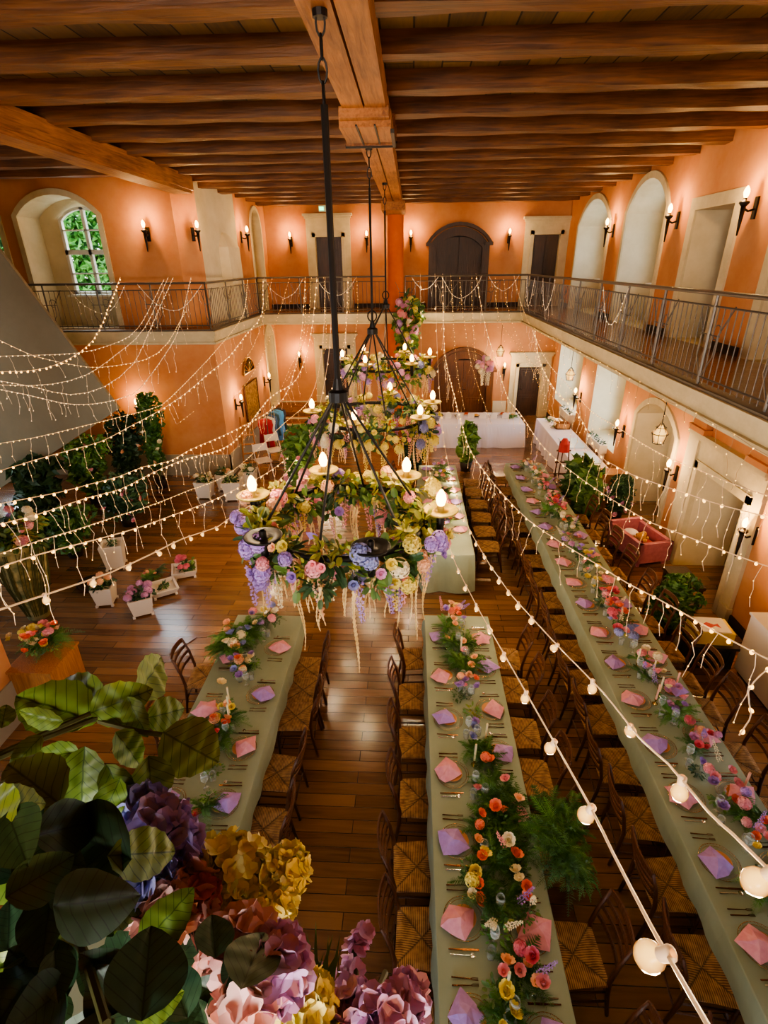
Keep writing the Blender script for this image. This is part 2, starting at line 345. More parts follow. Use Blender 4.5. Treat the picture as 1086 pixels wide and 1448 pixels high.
# floor, ceiling
struct('floor', MB().box(-14, WX + 1, -4, 13.6, -.1, 0).box(-5.7, WX + 1, 13.6, BY + 1, -.1, 0), M_FL)
struct('ceiling', MB().box(-14, WX + 1, -4, 13.75, 7.14, 7.4).box(-5.7, WX + 1, 13.75, BY + 1, 7.14, 7.4), M_CB)
for i in range(15):     # joists
    y = 4.0 + 1.07 * (i) + .06
    m_ = MB(); a, b = (-13.9 if y < 13.4 else -5.6), WX + .02
    s = .010
    nn = 60
    for q_ in range(nn):
        xa, xb = a + (b - a) * q_ / nn, a + (b - a) * (q_ + 1) / nn; e1, e2 = .008 * math.sin(q_ * 1.3 + i * 2), .008 * math.sin((q_ + 1) * 1.3 + i * 2)
        m_.add([(xa, -.115 + e1, CE + e1), (xb, -.115 + e2, CE + e2), (xb, .115 + e2, CE - e2), (xa, .115 + e1, CE - e1), (xa, -.11, 7.15), (xb, -.11, 7.15), (xb, .11, 7.15), (xa, .11, 7.15)], [(0, 1, 2, 3), (0, 4, 5, 1), (3, 2, 6, 7)])
    o = struct('ceiling_joist', m_, M_JO); o.location = (0, y, U(-.01, .01)); o.rotation_euler = (0, 0, .012)
for y in (-2.6, -1.3, .1, 1.6, 2.95):
    o = struct('ceiling_joist', MB().box(-13.9, WX + .02, -.11, .11, CE, 7.25), M_JO); o.location = (0, y, 0)
# main beam in two timbers with brackets
m_ = MB(); m_.box(-.75, -.525, -3, 17.9, 6.74, 7.0); m_.box(-.505, -.29, -3, 17.9, 6.74, 7.0); struct('ceiling_beam', m_, M_BM)
m_ = MB(); m_.box(-.81, -.24, 7.0, 7.9, 6.6, 6.76); m_.box(-.79, -.26, 6.85, 7.02, 6.66, 6.76); m_.box(-.83, -.22, 7.86, 7.9, 6.58, 6.9); m_.box(-.83, -.22, 8.5, 8.54, 6.70, 6.9)
struct('beam_bracket', m_, M_BM)
m_ = MB(); m_.box(-.84, -.21, 7.9, 7.93, 6.56, 6.6); m_.box(-.25, -.21, 7.1, 7.93, 6.56, 6.6); m_.box(-.84, -.21, 8.5, 8.54, 6.7, 6.73); m_.box(-.62, -.6, 6.86, 7.88, 6.585, 6.6); m_.box(-.42, -.4, 6.86, 7.88, 6.585, 6.6); struct('beam_strap', m_, M_IR)
m_ = MB(); m_.box(-.83, -.2, 16.2, 17.9, 6.55, 6.76); struct('beam_bracket', m_, M_BM)
m_ = MB(); m_.box(-5.25, -4.75, -3, 13.2, 6.74, 7.0); m_.box(-5.2, -4.8, -3, 13.2, 6.68, 6.75); struct('ceiling_beam', m_, M_BM)
# column
m_ = MB(); m_.lathe([(.27, 0), (.27, 3.5), (.24, 3.9), (.24, 6.6), (.3, 6.62), (.3, 6.75)], 24); o = struct('column', m_, M_COLM, True); o.location = (-.5, 18.0, 0)

# right wall (u = y)
RO, RD, RN = (WX, 0, 0), (0, 1, 0), (1, 0, 0)
up = [(15.85, 18.6, GF, 6.2, .6), (12.45, 14.6, GF, 6.25, .58), (9.85, 11.15, GF, 6.05, 0), (6.9, 8.5, GF, 6.05, 0), (2.6, 4.6, GF, 6.2, .55)]
wall('wall_right_upper', RO, RD, RN, -4, BY, GF - .3, 7.3, up, M_PL, .85)
lo = [(16.4, 19.0, .85, 2.75, .5), (12.95, 15.1, .85, 2.75, .5), (10.05, 11.95, 0, 2.15, .4), (7.5, 8.95, 0, 1.95, 0), (2.3, 4.3, .9, 2.6, .4), (5.2, 6.1, 0, 2.4, 0, .4)]
wall('wall_right', RO, RD, RN, -4, BY, 0, GF - .3, lo, M_PLP, .85)
for u0, u1, v0, sp, rs in up[:2] + up[4:]: trim(RO, RD, RN, u0, u1, v0, sp, rs, .13)
for u0, u1, v0, sp, rs in up[2:4]: trim(RO, RD, RN, u0, u1, v0, sp, rs, .2)
trim(RO, RD, RN, 10.05, 11.95, 0, 2.15, .4, .13)
# niche backs on the right: windows with panes, doors
wcount = [0]
def window(O, D, Nn, u0, u1, v0, v1, rise=0, cols=2, rows=4, dp=.85, frame=.07, wallmat=None, full=None):
    O, D, Nn = Vector(O), Vector(D), Vector(Nn); wcount[0] += 1
    root = obj('window_%d' % wcount[0], None); root['kind'] = 'structure'
    def bx(M_, a, b, c, d, ta, tb):
        vs = []
        for tt in (ta, tb):
            for u, z in ((a, c), (b, c), (b, d), (a, d)): vs.append(O + D * u + Nn * tt + Vector((0, 0, z)))
        M_.add(vs, [(0, 1, 2, 3), (7, 6, 5, 4), (0, 1, 5, 4), (1, 2, 6, 5), (2, 3, 7, 6), (3, 0, 4, 7)])
    fm = MB(); t0, t1 = dp - .06, dp + .04; f = frame
    bx(fm, u0, u0 + f, v0, v1, t0, t1); bx(fm, u1 - f, u1, v0, v1, t0, t1); bx(fm, u0, u1, v0, v0 + f, t0, t1)
    if rise > 0:
        ar = arcpts(u0, u1, v1, rise); ai = arcpts(u0 + f, u1 - f, v1, rise - f)
        for (a, b, c, d) in zip(ar, ar[1:], ai[1:], ai):
            fm.add([O + D * p[0] + Nn * t0 + Vector((0, 0, p[1])) for p in (a, b, c, d)], [(0, 1, 2, 3)]); fm.add([O + D * p[0] + Nn * tt + Vector((0, 0, p[1])) for p, tt in ((d, t0), (c, t0), (c, t1), (d, t1))], [(0, 1, 2, 3)])
    else: bx(fm, u0, u1, v1 - f, v1, t0, t1)
    top = v1 + rise * .93
    for i in range(1, cols): uu = u0 + (u1 - u0) * i / cols; bx(fm, uu - f * .55, uu + f * .55, v0, top, t0, t1)
    for i in range(1, rows):
        zz = v0 + (top - v0) * i / rows; w = f * (.8 if (rows == 4 and i == 2) else .22); bx(fm, u0, u1, zz - w, zz + w, t0, t1)
    fm.build('window_frame', M_WF, root)
    g = MB(); ar = [(u0, v0)] + arcpts(u0, u1, v1, rise) + [(u1, v0)]
    g.add([O + D * p[0] + Nn * (dp) + Vector((0, 0, p[1])) for p in ar], [tuple(range(len(ar)))]); g.build('window_pane', M_GL, root)
    if full:   # wall that closes the niche around the window
        a, b, c, d, fr_ = full; w = MB(); E_ = .0
        def q(p1, p2, p3, p4): w.add([O + D * p[0] + Nn * (dp - .006) + Vector((0, 0, p[1])) for p in (p1, p2, p3, p4)], [(0, 1, 2, 3)])
        q((a, c), (u0, c), (u0, d), (a, d)); q((u1, c), (b, c), (b, d), (u1, d)); q((u0, c), (u1, c), (u1, v0), (u0, v0))
        ar2 = arcpts(u0, u1, v1, rise)
        for p, p2 in zip(ar2, ar2[1:]): q(p, p2, (p2[0], d), (p[0], d))
        w.build('window_surround', M_CR, root)
        s_ = MB(); bx(s_, u0 - .1, u1 + .1, v0 - .05, v0, dp - .25, dp); s_.build('window_sill', M_WF, root)
    return root
for u0, u1, v0, sp, rs in up[:2] + up[4:]:
    window(RO, RD, RN, u0 + .3, u1 - .3, 4.75, sp + .05, rs * .6, 2, 4, .85, full=(u0, u1, v0, sp + rs + .05, 0))
for u0, u1, v0, sp, rs in lo[:2] + lo[4:5]:
    window(RO, RD, RN, u0 + .3, u1 - .3, v0 + .15, sp + .05, rs * .6, 2, 4, .85, full=(u0, u1, v0, sp + rs + .05, 0))
def nicheback(name, u0, u1, v0, v1, m, t=.84):
    return struct(name, MB().add([(WX + t, u0, v0), (WX + t, u1, v0), (WX + t, u1, v1), (WX + t, u0, v1)], [(0, 1, 2, 3)]), m)
nicheback('wall_niche_back', 9.85, 11.15, GF, 6.1, M_DD, .84); nicheback('wall_niche_back', 6.9, 8.5, GF, 6.1, M_DD); nicheback('wall_niche_back', 10.05, 11.95, 0, 2.6, M_GR)
nicheback('wall_niche_back', 7.5, 8.95, 0, 2, M_GR, .84); nicheback('wall_niche_back', 5.2, 6.1, 0, 2.45, M_GR, .39)
door(RO, RD, RN, 9.9, 11.1, GF, 6.0, M_DD, .7); door(RO, RD, RN, 7.0, 8.4, GF, 6.0, M_DD, .7)
dr = door(RO, RD, RN, 10.2, 11.8, 0, 2.1, M_CR, .75, 2)
# lower right stone portal with broken cornice
cornice_frame(RO, RD, RN, 7.5, 8.95, 0, 1.95, .32, .62)
m_ = MB()
for u0_, u1_ in ((7.08, 7.62), (8.83, 9.37)):
    m_.box(WX - .2, WX, u0_, u1_, 2.57, 2.66); m_.box(WX - .15, WX, u0_ + .05, u1_ - .05, 2.66, 2.9); m_.box(WX - .22, WX, u0_, u1_, 2.9, 2.97)
m_.box(WX - .06, WX, 7.62, 8.83, 2.57, 3.2); m_.box(WX - .12, WX, 7.5, 8.95, 3.2, 3.27); struct('trim_60', m_, M_PL)
m_ = MB()   # plain pilasters
for u, w in ((9.1, .35), (4.75, .3)): m_.box(WX - .1, WX, u, u + w, .0, GL)
struct('trim_61', m_, M_ST)
# back wall (u = x)
BO, BD, BN = (0, BY, 0), (1, 0, 0), (0, 1, 0)
ub = [(-3.22, -2.35, GF, 6.08, 0, .3), (.68, 2.44, GF, 5.7, .45, .3), (3.98, 4.83, GF, 6.05, 0, .3)]
wall('wall_back_upper', BO, BD, BN, LX - 1, WX, GF - .3, 7.3, ub, M_PL)
lb = [(-3.2, -2.3, .55, 2.5, 0, .3), (.98, 2.88, 0, 1.6, .62, .3), (3.9, 4.73, 0, 1.82, 0, .3)]
wall('wall_back', BO, BD, BN, LX - 1, WX, 0, GF - .3, lb, M_PLP)
for i, (u0, u1, v0, sp, rs, dd) in enumerate(ub + lb):
    if rs == 0: cornice_frame(BO, BD, BN, u0, u1, v0, sp, .3, .68 if i == 0 else .52)
    door(BO, BD, BN, u0, u1, v0, sp, M_BD if i == 4 else M_DD, .12, 2 if rs or i == 2 else 1, rs)
    if rs:   # arched wooden portal frame with cornice ends
        fr = MB(); O = Vector(BO)
        inn = [(u0 + .12, v0)] + arcpts(u0 + .12, u1 - .12, sp, rs - .1) + [(u1 - .12, v0)]; out = [(u0 - .1, v0)] + arcpts(u0 - .1, u1 + .1, sp + .05, rs + .12) + [(u1 + .1, v0)]
        for (a, b, c, d) in zip(inn, inn[1:], out[1:], out):
            for dy in (-.08,): fr.add([(a[0], BY + dy, a[1]), (b[0], BY + dy, b[1]), (c[0], BY + dy, c[1]), (d[0], BY + dy, d[1])], [(0, 1, 2, 3)])
            fr.add([(d[0], BY - .08, d[1]), (c[0], BY - .08, c[1]), (c[0], BY, c[1]), (d[0], BY, d[1])], [(0, 1, 2, 3)]); fr.add([(a[0], BY - .08, a[1]), (b[0], BY - .08, b[1]), (b[0], BY + .12, b[1]), (a[0], BY + .12, a[1])], [(0, 1, 2, 3)])
        ao = arcpts(u0 - .12, u1 + .12, sp + .12, rs + .08); ao2 = arcpts(u0 - .2, u1 + .2, sp + .16, rs + .14)
        for (a, b, c, d) in zip(ao, ao[1:], ao2[1:], ao2):
            fr.add([(p[0], BY - .18, p[1]) for p in (a, b, c, d)], [(0, 1, 2, 3)]); fr.add([(d[0], BY - .18, d[1]), (c[0], BY - .18, c[1]), (c[0], BY, c[1]), (d[0], BY, d[1])], [(0, 1, 2, 3)]); fr.add([(a[0], BY - .18, a[1]), (b[0], BY - .18, b[1]), (b[0], BY, b[1]), (a[0], BY, a[1])], [(0, 1, 2, 3)])
        for uu in (u0 - .22, u1 - .04): fr.box(uu, uu + .26, BY - .2, BY, sp + .06, sp + .16)
        fr.box(u0 - .12, u0 + .1, BY - .12, BY, v0, sp + .1); fr.box(u1 - .1, u1 + .12, BY - .12, BY, v0, sp + .1)
        tcount[0] += 1; struct('trim_%d' % tcount[0], fr, M_BD if i == 4 else M_DD)
m_ = MB()
for a, b in ((-5.9, -3.55), (-1.95, .8), (3.05, 3.55), (5.05, 5.1)): m_.box(a, b, BY - .03, BY, 0, .58)
struct('trim_70', m_, M_CR)
struct('wall_back_light_block', MB().box(LX - 1, WX, BY + .29, BY + .33, 0, 7.2), M_BASE)  # unseen sheet added to stop outdoor light showing through door gaps
m_ = MB()
for a, b in ((-5.4, -3.55), (-2.0, .5), (2.6, 3.65)): m_.box(a, b, BY - .03, BY, GF, GF + .13)
struct('baseboard_back', m_, M_BASE)
m_ = MB()
for a, b in ((8.8, 9.6), (11.4, 12.3), (14.75, 15.7), (18.75, 19.8)): m_.box(WX - .03, WX, a, b, GF, GF + .13)
for a, b in ((4.6, 7.15), (9.25, 9.95), (12.1, 19.8)): m_.box(WX - .03, WX, a, b, 0, .16)
struct('baseboard_right', m_, M_BASE)
# left side wall
SO, SD, SN = (LX, 0, 0), (0, 1, 0), (-1, 0, 0)
wall('wall_left_side', SO, SD, SN, 13.5, BY, 0, GF - .3, [(18.35, 19.45, .62, 2.85, .5, .7)], M_PLP)
wall('wall_left_side_upper', SO, SD, SN, 16.5, BY, GF - .3, 7.3, [(18.0, 19.1, GF, 6.3, .5, .7)], M_PL)
struct('wall_niche_back', MB().add([(LX - .69, 18.3, .5), (LX - .69, 19.5, .5), (LX - .69, 19.5, 3.5), (LX - .69, 18.3, 3.5)], [(0, 1, 2, 3)]), M_CR)
struct('wall_niche_back', MB().add([(LX - .69, 17.9, GF), (LX - .69, 19.2, GF), (LX - .69, 19.2, 6.95), (LX - .69, 17.9, 6.95)], [(0, 1, 2, 3)]), M_CR)
trim(SO, SD, SN, 18.35, 19.45, .62, 2.85, .5, .1); trim(SO, SD, SN, 18.0, 19.1, GF, 6.3, .5, .1, m=M_CR)
def vq(mb, a, b, z0, z1): mb.add([(a[0], a[1], z0), (b[0], b[1], z0), (b[0], b[1], z1), (a[0], a[1], z1)], [(0, 1, 2, 3)])
m_ = MB(); vq(m_, (-5.5, 13.7), (-5.15, 14.3), GF - .3, 7.3); struct('wall_chimney_side', m_, M_PL)
m_ = MB(); vq(m_, (-5.15, 14.3), (-5.12, 15.0), GF - .3, 7.3); vq(m_, (-5.12, 15.0), (LX, 16.5), GF - .3, 7.3); m_.add([(-5.16, 15.3, GF), (-4.78, 15.4, GF), (-4.78, 16.4, GF), (-5.1, 16.5, GF), (-5.16, 15.3, 5.7), (-4.84, 15.4, 5.7), (-4.84, 16.4, 5.7), (-5.1, 16.5, 5.7), (-5.2, 15.5, 6.0), (-5.0, 15.6, 6.05), (-5.0, 16.3, 6.05), (-5.1, 16.4, 6.0)], [(0, 1, 5, 4), (1, 2, 6, 5), (4, 5, 9, 8), (5, 6, 10, 9), (8, 9, 10, 11)])
struct('wall_chimney', m_, M_CR)
# left walls
FO, FD, FN = (0, 13.7, 0), (1, 0, 0), (0, 1, 0)
lup = [(-9.2, -7.3, GF, 6.35, .42, .8), (-11.8, -9.72, GF, 6.35, .42, .8)]
wall('wall_left_upper', FO, FD, FN, -14, -5.5, GF - .3, 7.3, lup, M_PL)
for u0, u1, v0, sp, rs, dd in lup:
    trim(FO, FD, FN, u0, u1, v0, sp, rs, .12)
    window(FO, FD, FN, u0 + .5, u1 - .12, 4.62, 6.3, .3, 2, 4, .8, full=(u0, u1, v0, sp + rs + .05, 0))
wall('wall_left', (0, 13.5, 0), FD, FN, -14, LX, 0, GF - .3, [(-12.5, -10.6, 1, 2.6, .4, .7)], M_PL)
window((0, 13.5, 0), FD, FN, -12.5, -10.6, 1, 2.6, .4, 2, 4, .68)
m_ = MB(); m_.box(-10.4, LX + .03, 13.47, 13.5, 0, .6); m_.box(LX, LX + .03, 13.47, 18.2, 0, .6); struct('trim_71', m_, M_GR)
wall('wall_far_left', (-13.8, 0, 0), (0, 1, 0), (-1, 0, 0), -4, 13.7, 0, 7.3, [(1, 3.2, 1, 3, .5), (5, 7.2, 1, 3, .5), (9, 11.2, 1, 3, .5), (1, 3.2, 4.5, 6.2, .4)][:3], M_PL, .5)
for a in (1, 5, 9): window((-13.8, 0, 0), (0, 1, 0), (-1, 0, 0), a, a + 2.2, 1, 3, .5, 2, 4, .5)
wall('wall_front', (0, -3.9, 0), (1, 0, 0), (0, -1, 0), -14, WX + 1, 0, GF - .3, [(-10.5, -8, 1, 3, .2, .5), (-3, -.5, 1, 3, .2, .5)], M_PL)  # unseen openings added to let window light in
wall('wall_front_upper', (0, -3.9, 0), (1, 0, 0), (0, -1, 0), -14, WX + 1, GF - .3, 7.3, [(-3, -.5, 4.7, 6.3, .4, .5)], M_PL)
window((0, -3.9, 0), (1, 0, 0), (0, -1, 0), -3, -.5, 4.7, 6.3, .4, 2, 4, .45)  # unseen window added to bring neutral light onto the foreground
m_ = MB(); m_.box(-5.6, -4.95, 4.3, 4.95, 0, CE); struct('pillar', m_, M_PL)
struct('baseboard_pillar', MB().box(-5.62, -4.93, 4.28, 4.97, 0, .6), M_GR)
# gallery slabs
def slab(name, x0, x1, y0, y1):
    m_ = MB(); m_.box(x0, x1, y0, y1, GL + .02, GF - .02); return struct(name, m_, M_ST)
XR, YB, XL, YL = 3.43, 17.5, -4.7, 13.0
slab('gallery_slab_back', LX, WX, YB, BY); slab('gallery_slab_right', XR, WX, -4, YB); slab('gallery_slab_left', -14, XL, YL, 13.9); slab('gallery_slab_left', -5.6, XL, 13.9, YB); slab('gallery_slab_front', -14, XR, -4, 0)
m_ = MB(); z0, z1 = GF - .02, GF
for b in ((-5.6, WX, YB + .16, BY), (XR + .16, WX, -4, YB + .16), (-14, XL - .16, YL + .16, 13.75), (-5.6, XL - .16, 13.75, YB + .16), (-14, XR, -4, -.1)): m_.box(*b, z0, z1)
struct('gallery_floor', m_, M_GF)
m_ = MB()
for b in ((XL - .02, XR + .02, YB - .02, YB + .16), (XR - .02, XR + .16, -4, YB - .02), (-14, XL + .02, YL - .02, YL + .16), (XL - .16, XL + .02, YL + .16, YB - .02)): m_.box(*b, z0 - .01, z1 + .01)
struct('gallery_curb', m_, mat('grey_curb', srgb(92, 80, 66), .5))
m_ = MB()   # cornice mouldings
for k, (pr, a, b) in enumerate(((.07, 3.74, 3.85), (.035, 3.68, 3.74), (.05, 3.55, 3.6))):
    m_.box(XL + pr * 0, XR, YB - pr, YB, a, b); m_.box(XR - pr, XR, 0, YB, a, b); m_.box(-14, XL + pr, YL - pr, YL, a, b); m_.box(XL, XL + pr, YL, YB, a, b)
struct('trim_72', m_, M_ST)
# back steps and landing at the left
m_ = MB(); m_.box(LX, -2.1, 18.2, BY, 0, .55); struct('floor_landing', m_, M_GF)
for i in range(3):
    m_ = MB(); y = 18.2 - .32 * (i + 1); m_.box(LX, -2.6, y, y + .33, 0, .55 - .14 * (i + 1)); struct('stair_step', m_, M_BM)
    struct('stair_nosing', MB().box(LX, -2.6, y - .02, y + .1, .55 - .14 * (i + 1), .57 - .14 * (i + 1)), M_CR)
# stair flank, upper left
pa, pb, pc = at(-60, 275, y=11.3), at(168, 578, y=11.3), at(-20, 704, y=11.3)
poly = [(pa.x, pa.z), (pb.x, pb.z), (pc.x, pc.z), (-12.5, .1), (-13.7, .1), (-13.7, 6.9), (pa.x - .6, 6.9)]
struct('stair_flank', MB().prism(poly, 11.3, 11.38), plaster('flank_plaster', srgb(146, 134, 108), srgb(128, 116, 92), .5))

# ------------------------------------------------------------------ outside
struct('ground_outside', MB().box(-60, 60, 24, 80, -1, -.5), mat('lawn', srgb(70, 110, 40), .9))
def leaf_quads(mb, c, size, n, spread, fold=.25, lean=None):
    for _ in range(n):
        g = Vector((random.gauss(0, 1), random.gauss(0, 1), random.gauss(0, 1))); g = g if g.length < 1.55 else g.normalized() * U(1.2, 1.6); p = Vector(c) + Vector((g.x * spread[0], g.y * spread[1], g.z * spread[2]))
        T = TR(p, (U(0, 6.3), U(0, 6.3), U(0, 6.3)), size * U(.7, 1.3))
        mb.add([(0, -.5, 0), (.28, 0, fold), (0, .55, 0), (-.28, 0, fold)], [(0, 1, 2), (0, 2, 3)], T)
M_TREE = leafmat('tree_leaf', (50, 110, 34), (96, 150, 56))
for i, (x, y, h) in enumerate(((-19, 25, 8.6), (-13.6, 24, 8.6), (-9.5, 22, 7.2), (-24.5, 27, 9.4), (-30, 25, 8.6))):
    t = thing('tree', ['broad green tree outside the leftmost gallery window', 'leafy green tree seen through the left gallery window', 'low green tree at the right edge of the left gallery window', 'tall green tree beyond the others outside the far left', 'farthest left green tree outside the building'][i], 'tree', (x, y, -.5))
    m_ = MB(); leaf_quads(m_, (0, 0, h * .62), .34, 5200, (1.75, .9, h * .24)); m_.build('foliage', M_TREE, t)
    MB().tube([(0, 0, 0), (.1, 0, h * .5)], [.2, .1], 8).build('trunk', M_JO, t)

# ------------------------------------------------------------------ railings
def railing(label, pts, orn=True, post=1.35, inner=True):
    root = thing('gallery_railing', label, 'railing')
    z0 = GF; zt = 4.9; hr = MB(); gr = MB(); pm = MB(); orn_l = []
    for a, b in zip(pts, pts[1:]):
        a = Vector((*a, 0)); b = Vector((*b, 0)); L = (b - a).length; d = (b - a) / L
        P = lambda t, z: a + d * t + Vector((0, 0, z))
        hr.tube([P(0, zt), P(L, zt)], .026, 8)
        gr.tube([P(0, zt - .14), P(L, zt - .14)], .012, 5); gr.tube([P(0, z0 + .1), P(L, z0 + .1)], .012, 5)
        n = int(L / .125)
        for i in range(n): t = (i + .5) * L / n; gr.tube([P(t, z0 + .03), P(t, zt - .14)], .0075, 4, False)
        k = max(1, round(L / post))
        for i in range(k + 1):
            t = i * L / k; MB().tube([P(t, z0), P(t, zt)], .018, 6).build('post', M_RL, root)
            if orn and i < k:
                om = MB(); orn_l.append(om); w = .3; s = [P(t, zt - .1), P(t + w, z0 + .5), P(t + .1, z0 + .08)]; om.tube([P(t + .02, z0 + .1), P(t + .18, z0 + .35), P(t + .2, z0 + .6), P(t + .42, zt - .12)], .009, 5)
                om.tube([P(t - .02, z0 + .1), P(t - .18, z0 + .35), P(t - .16, z0 + .6), P(t - .3, zt - .16)], .009, 5)
                om.tube([P(t + .16 + .08 * math.cos(q / 3), z0 + .62 + .08 * math.sin(q / 3)) for q in range(0, 16)], .007, 4)
                om.tube([P(t - .2, z0 + .58), P(t + .24, z0 + .58)], .008, 4)
    hr.build('handrail', M_RL, root); gr.build('baluster_panel', M_RL, root)
    for om in orn_l: om.build('scrollwork', M_RL, root)
    return root
railing('grey iron gallery railing running along the back wall, right of the column', [(-.2, YB + .06), (XR + .06, YB + .06)])
railing('grey iron gallery railing along the back wall, left of the column', [(XL - .06, YB + .06), (-.8, YB + .06)])
railing('long iron gallery railing on the right side of the hall', [(XR + .06, YB + .06), (XR + .06, -.1)])
railing('iron gallery railing in front of the left arched windows', [(-12.5, YL + .06), (XL - .06, YL + .06)])
railing('short iron gallery railing section beside the chimney breast', [(XL - .06, YL + .06), (XL - .06, YB + .06)])
railing('iron gallery railing below the camera that carries the flower garland', [(-4.6, -.12), (XR, -.12)], False)

# ------------------------------------------------------------------ sconces, lanterns, exit sign, radiators
def bulbmesh(r, h): return MB().lathe([(.0, -h * .1), (r * .5, 0), (r * .85, h * .25), (r, h * .45), (r * .8, h * .7), (r * .35, h * .92), (0, h)], 10)
ME_FL = bulbmesh(.031, .115).mesh('flame_bulb', M_FLAME, True)
_s = MB(); _s.tube([(0, 0, -.32), (0, 0, -.2), (0, 0, 0)], [.008, .018, .03], 8); _s.lathe([(.03, -.03), (.055, .0), (.05, .015), (.018, .02), (.018, .05)], 10)
_s.tube([(0, .0, -.05), (0, .06, -.08), (0, .12, -.06)], .012, 6)
ME_SB = _s.mesh('torch_body', M_IR, True)
ME_SP = MB().box(-.03, .03, .12, .14, -.16, .06).mesh('wall_plate', M_IR)
def sconce(loc, rz, label, power=22):
    t = thing('wall_sconce', label, 'wall lamp', loc, rz, 'torch wall lamps'); t.scale = (1.35,) * 3
    obj('torch_body', ME_SB, t); obj('wall_plate', ME_SP, t)
    for dx in (-.0,): obj('flame_bulb', ME_FL, t, (dx, 0, .05))
    light('sconce_light', Vector(loc) + Matrix.Rotation(rz, 3, 'Z') @ Vector((0, -.06, .17)), power, (1, .61, .25))
PW = 26
for x, l in ((-4.05, 'between the side arch and the upper left door'), (-1.5, 'right of the upper left door'), (-.04, 'just right of the column on the gallery'), (3.17, 'between the arched cupboard door and the upper right door')):
    sconce((x, BY - .19, 6.02), 0, 'lit torch lamp on back wall ' + l, PW)
for x, z, l in ((-4.05, 2.2, 'below the gallery left of the stone doorway'), (3.36, 1.78, 'below the gallery beside the dark right door')): sconce((x, BY - .19, z), 0, 'lit torch lamp on back wall ' + l, PW)
for y, l in ((15.45, 'between the two arched niches'), (11.85, 'between the large arch and the stone doorway'), (9.3, 'nearest to the camera'), (5.6, 'past the right frame edge')): sconce((WX - .19, y, 6.0), -PI / 2, 'lit torch lamp on upper right gallery wall, ' + l, PW)
for y, l in ((16.1, 'between the two window niches'), (12.55, 'left of the arched niche'), (9.75, 'on the pier behind the hanging lantern'), (7.2, 'nearest, right of the stone portal')): sconce((WX - .19, y, 1.62), -PI / 2, 'lit torch lamp on lower right wall, ' + l, PW)
sconce((-6.15, 13.5, 6.0), 0, 'lit torch lamp on upper left wall beside the arched window', PW)
sconce((-5.05, 13.9, 6.0), PI * .33, 'lit torch lamp on the upper chimney corner', PW * .8)
sconce((LX + .19, 16.9, 6.05), PI / 2, 'lit torch lamp right of the upper chimney breast', PW * .8)
sconce((-7.1, 13.31, 1.95), 0, 'lit torch lamp on lower left wall above the plants', PW)
sconce((LX + .19, 14.5, 1.8), PI / 2, 'lit torch lamp on left side wall before the fanlight panel', PW)
sconce((LX + .19, 17.7, 1.8), PI / 2, 'lit torch lamp on left side wall beyond the fanlight panel', PW)
def lantern(loc, label, zc=GL):
    t = thing('hanging_lantern', label, 'lantern', loc)
    m_ = MB(); m_.torus(.14, .008, 16, 5); m_.torus(.09, .006, 14, 4, (0, 0, .12)); m_.torus(.1, .006, 14, 4, (0, 0, -.18))
    for k in range(6): a = k * PI / 3; m_.tube([(.1 * math.cos(a), .1 * math.sin(a), -.18), (.14 * math.cos(a), .14 * math.sin(a), 0), (.02 * math.cos(a), .02 * math.sin(a), .2)], .006, 4)
    m_.build('cage', M_IR, t)
    MB().tube([(0, 0, .2), (0, 0, zc - loc[2])], .008, 5).build('chain', M_IR, t)
    MB().lathe([(.02, .16), (.13, .03), (.09, -.16), (.03, -.17)], 12).build('shade', M_GLOBE, t, True)
    light('lantern_light', Vector(loc) + Vector((0, 0, -.24)), 14)
lantern((3.05, 18.9, 2.5), 'hanging lantern under the back gallery beside the arched door')
lantern((4.75, 16.3, 2.2), 'hanging lantern under the right gallery by the far window niche')
lantern((4.6, 9.7, 2.35), 'hanging lantern under the right gallery beside the stone portal')
t = thing('exit_sign', 'small green lit exit sign high on the back wall', 'sign', (-2.85, BY - .05, 6.9))
MB().box(-.2, .2, -.03, .05, -.09, .09).build('housing', M_BED, t); m_ = MB(); m_.box(-.18, -.04, -.04, -.03, -.05, .05); m_.box(.04, .18, -.04, -.03, -.05, .05); m_.build('sign_face', M_EXIT, t)
for y, l in ((17.1, 'far'), (13.5, 'near')):
    t = thing('radiator', 'white ribbed radiator in the %s arched gallery niche' % ('smaller farther' if l == 'far' else 'larger'), 'radiator', (WX + .72, y, GF))
    m_ = MB()
    for k in range(14): m_.box(-.05, .05, -.65 + k * .09, -.58 + k * .09, .12, .68)
    m_.build('radiator_fins', M_WF, t); m_ = MB(); m_.box(-.03, .03, -.66, .63, .15, .2); m_.box(-.03, .03, -.66, .63, .6, .65); m_.build('header_pipe', M_WF, t); MB().box(-.02, .02, -.5, -.46, 0, .14).box(-.02, .02, .46, .5, 0, .14).build('leg', M_WF, t)

# ------------------------------------------------------------------ plant and flower meshes
def petal(mb, T, w, l, cup=.3, n=3):
    a = []; b = []; c = []
    for i in range(n + 1):
        s = i / n; ww = w * math.sin(PI * min(.97, .12 + .78 * s)) ** .7 * .5; z = cup * l * s * s
        a.append((-ww, l * s, z + ww * .25)); b.append((0, l * s, z)); c.append((ww, l * s, z + ww * .25))
    mb.strip(a, b, T); mb.strip(b, c, T)
def rose_mesh(name, m, r=.045, layers=3):
    mb = MB()
    for k in range(layers):
        n = 5 + k; sc_ = r * (.55 + .45 * k / (layers - 1))
        for i in range(n):
            a = 2 * PI * i / n + k * .5
            T = Matrix.Rotation(a, 4, 'Z') @ Matrix.Rotation(math.radians([72, 48, 16][k]), 4, 'X')
            petal(mb, T, sc_ * 1.1, sc_ * 1.15, .35)
    mb.lathe([(.0, -.01), (r * .3, 0), (r * .3, r * .45), (0, r * .6)], 6)
    return mb.mesh(name, m, True)
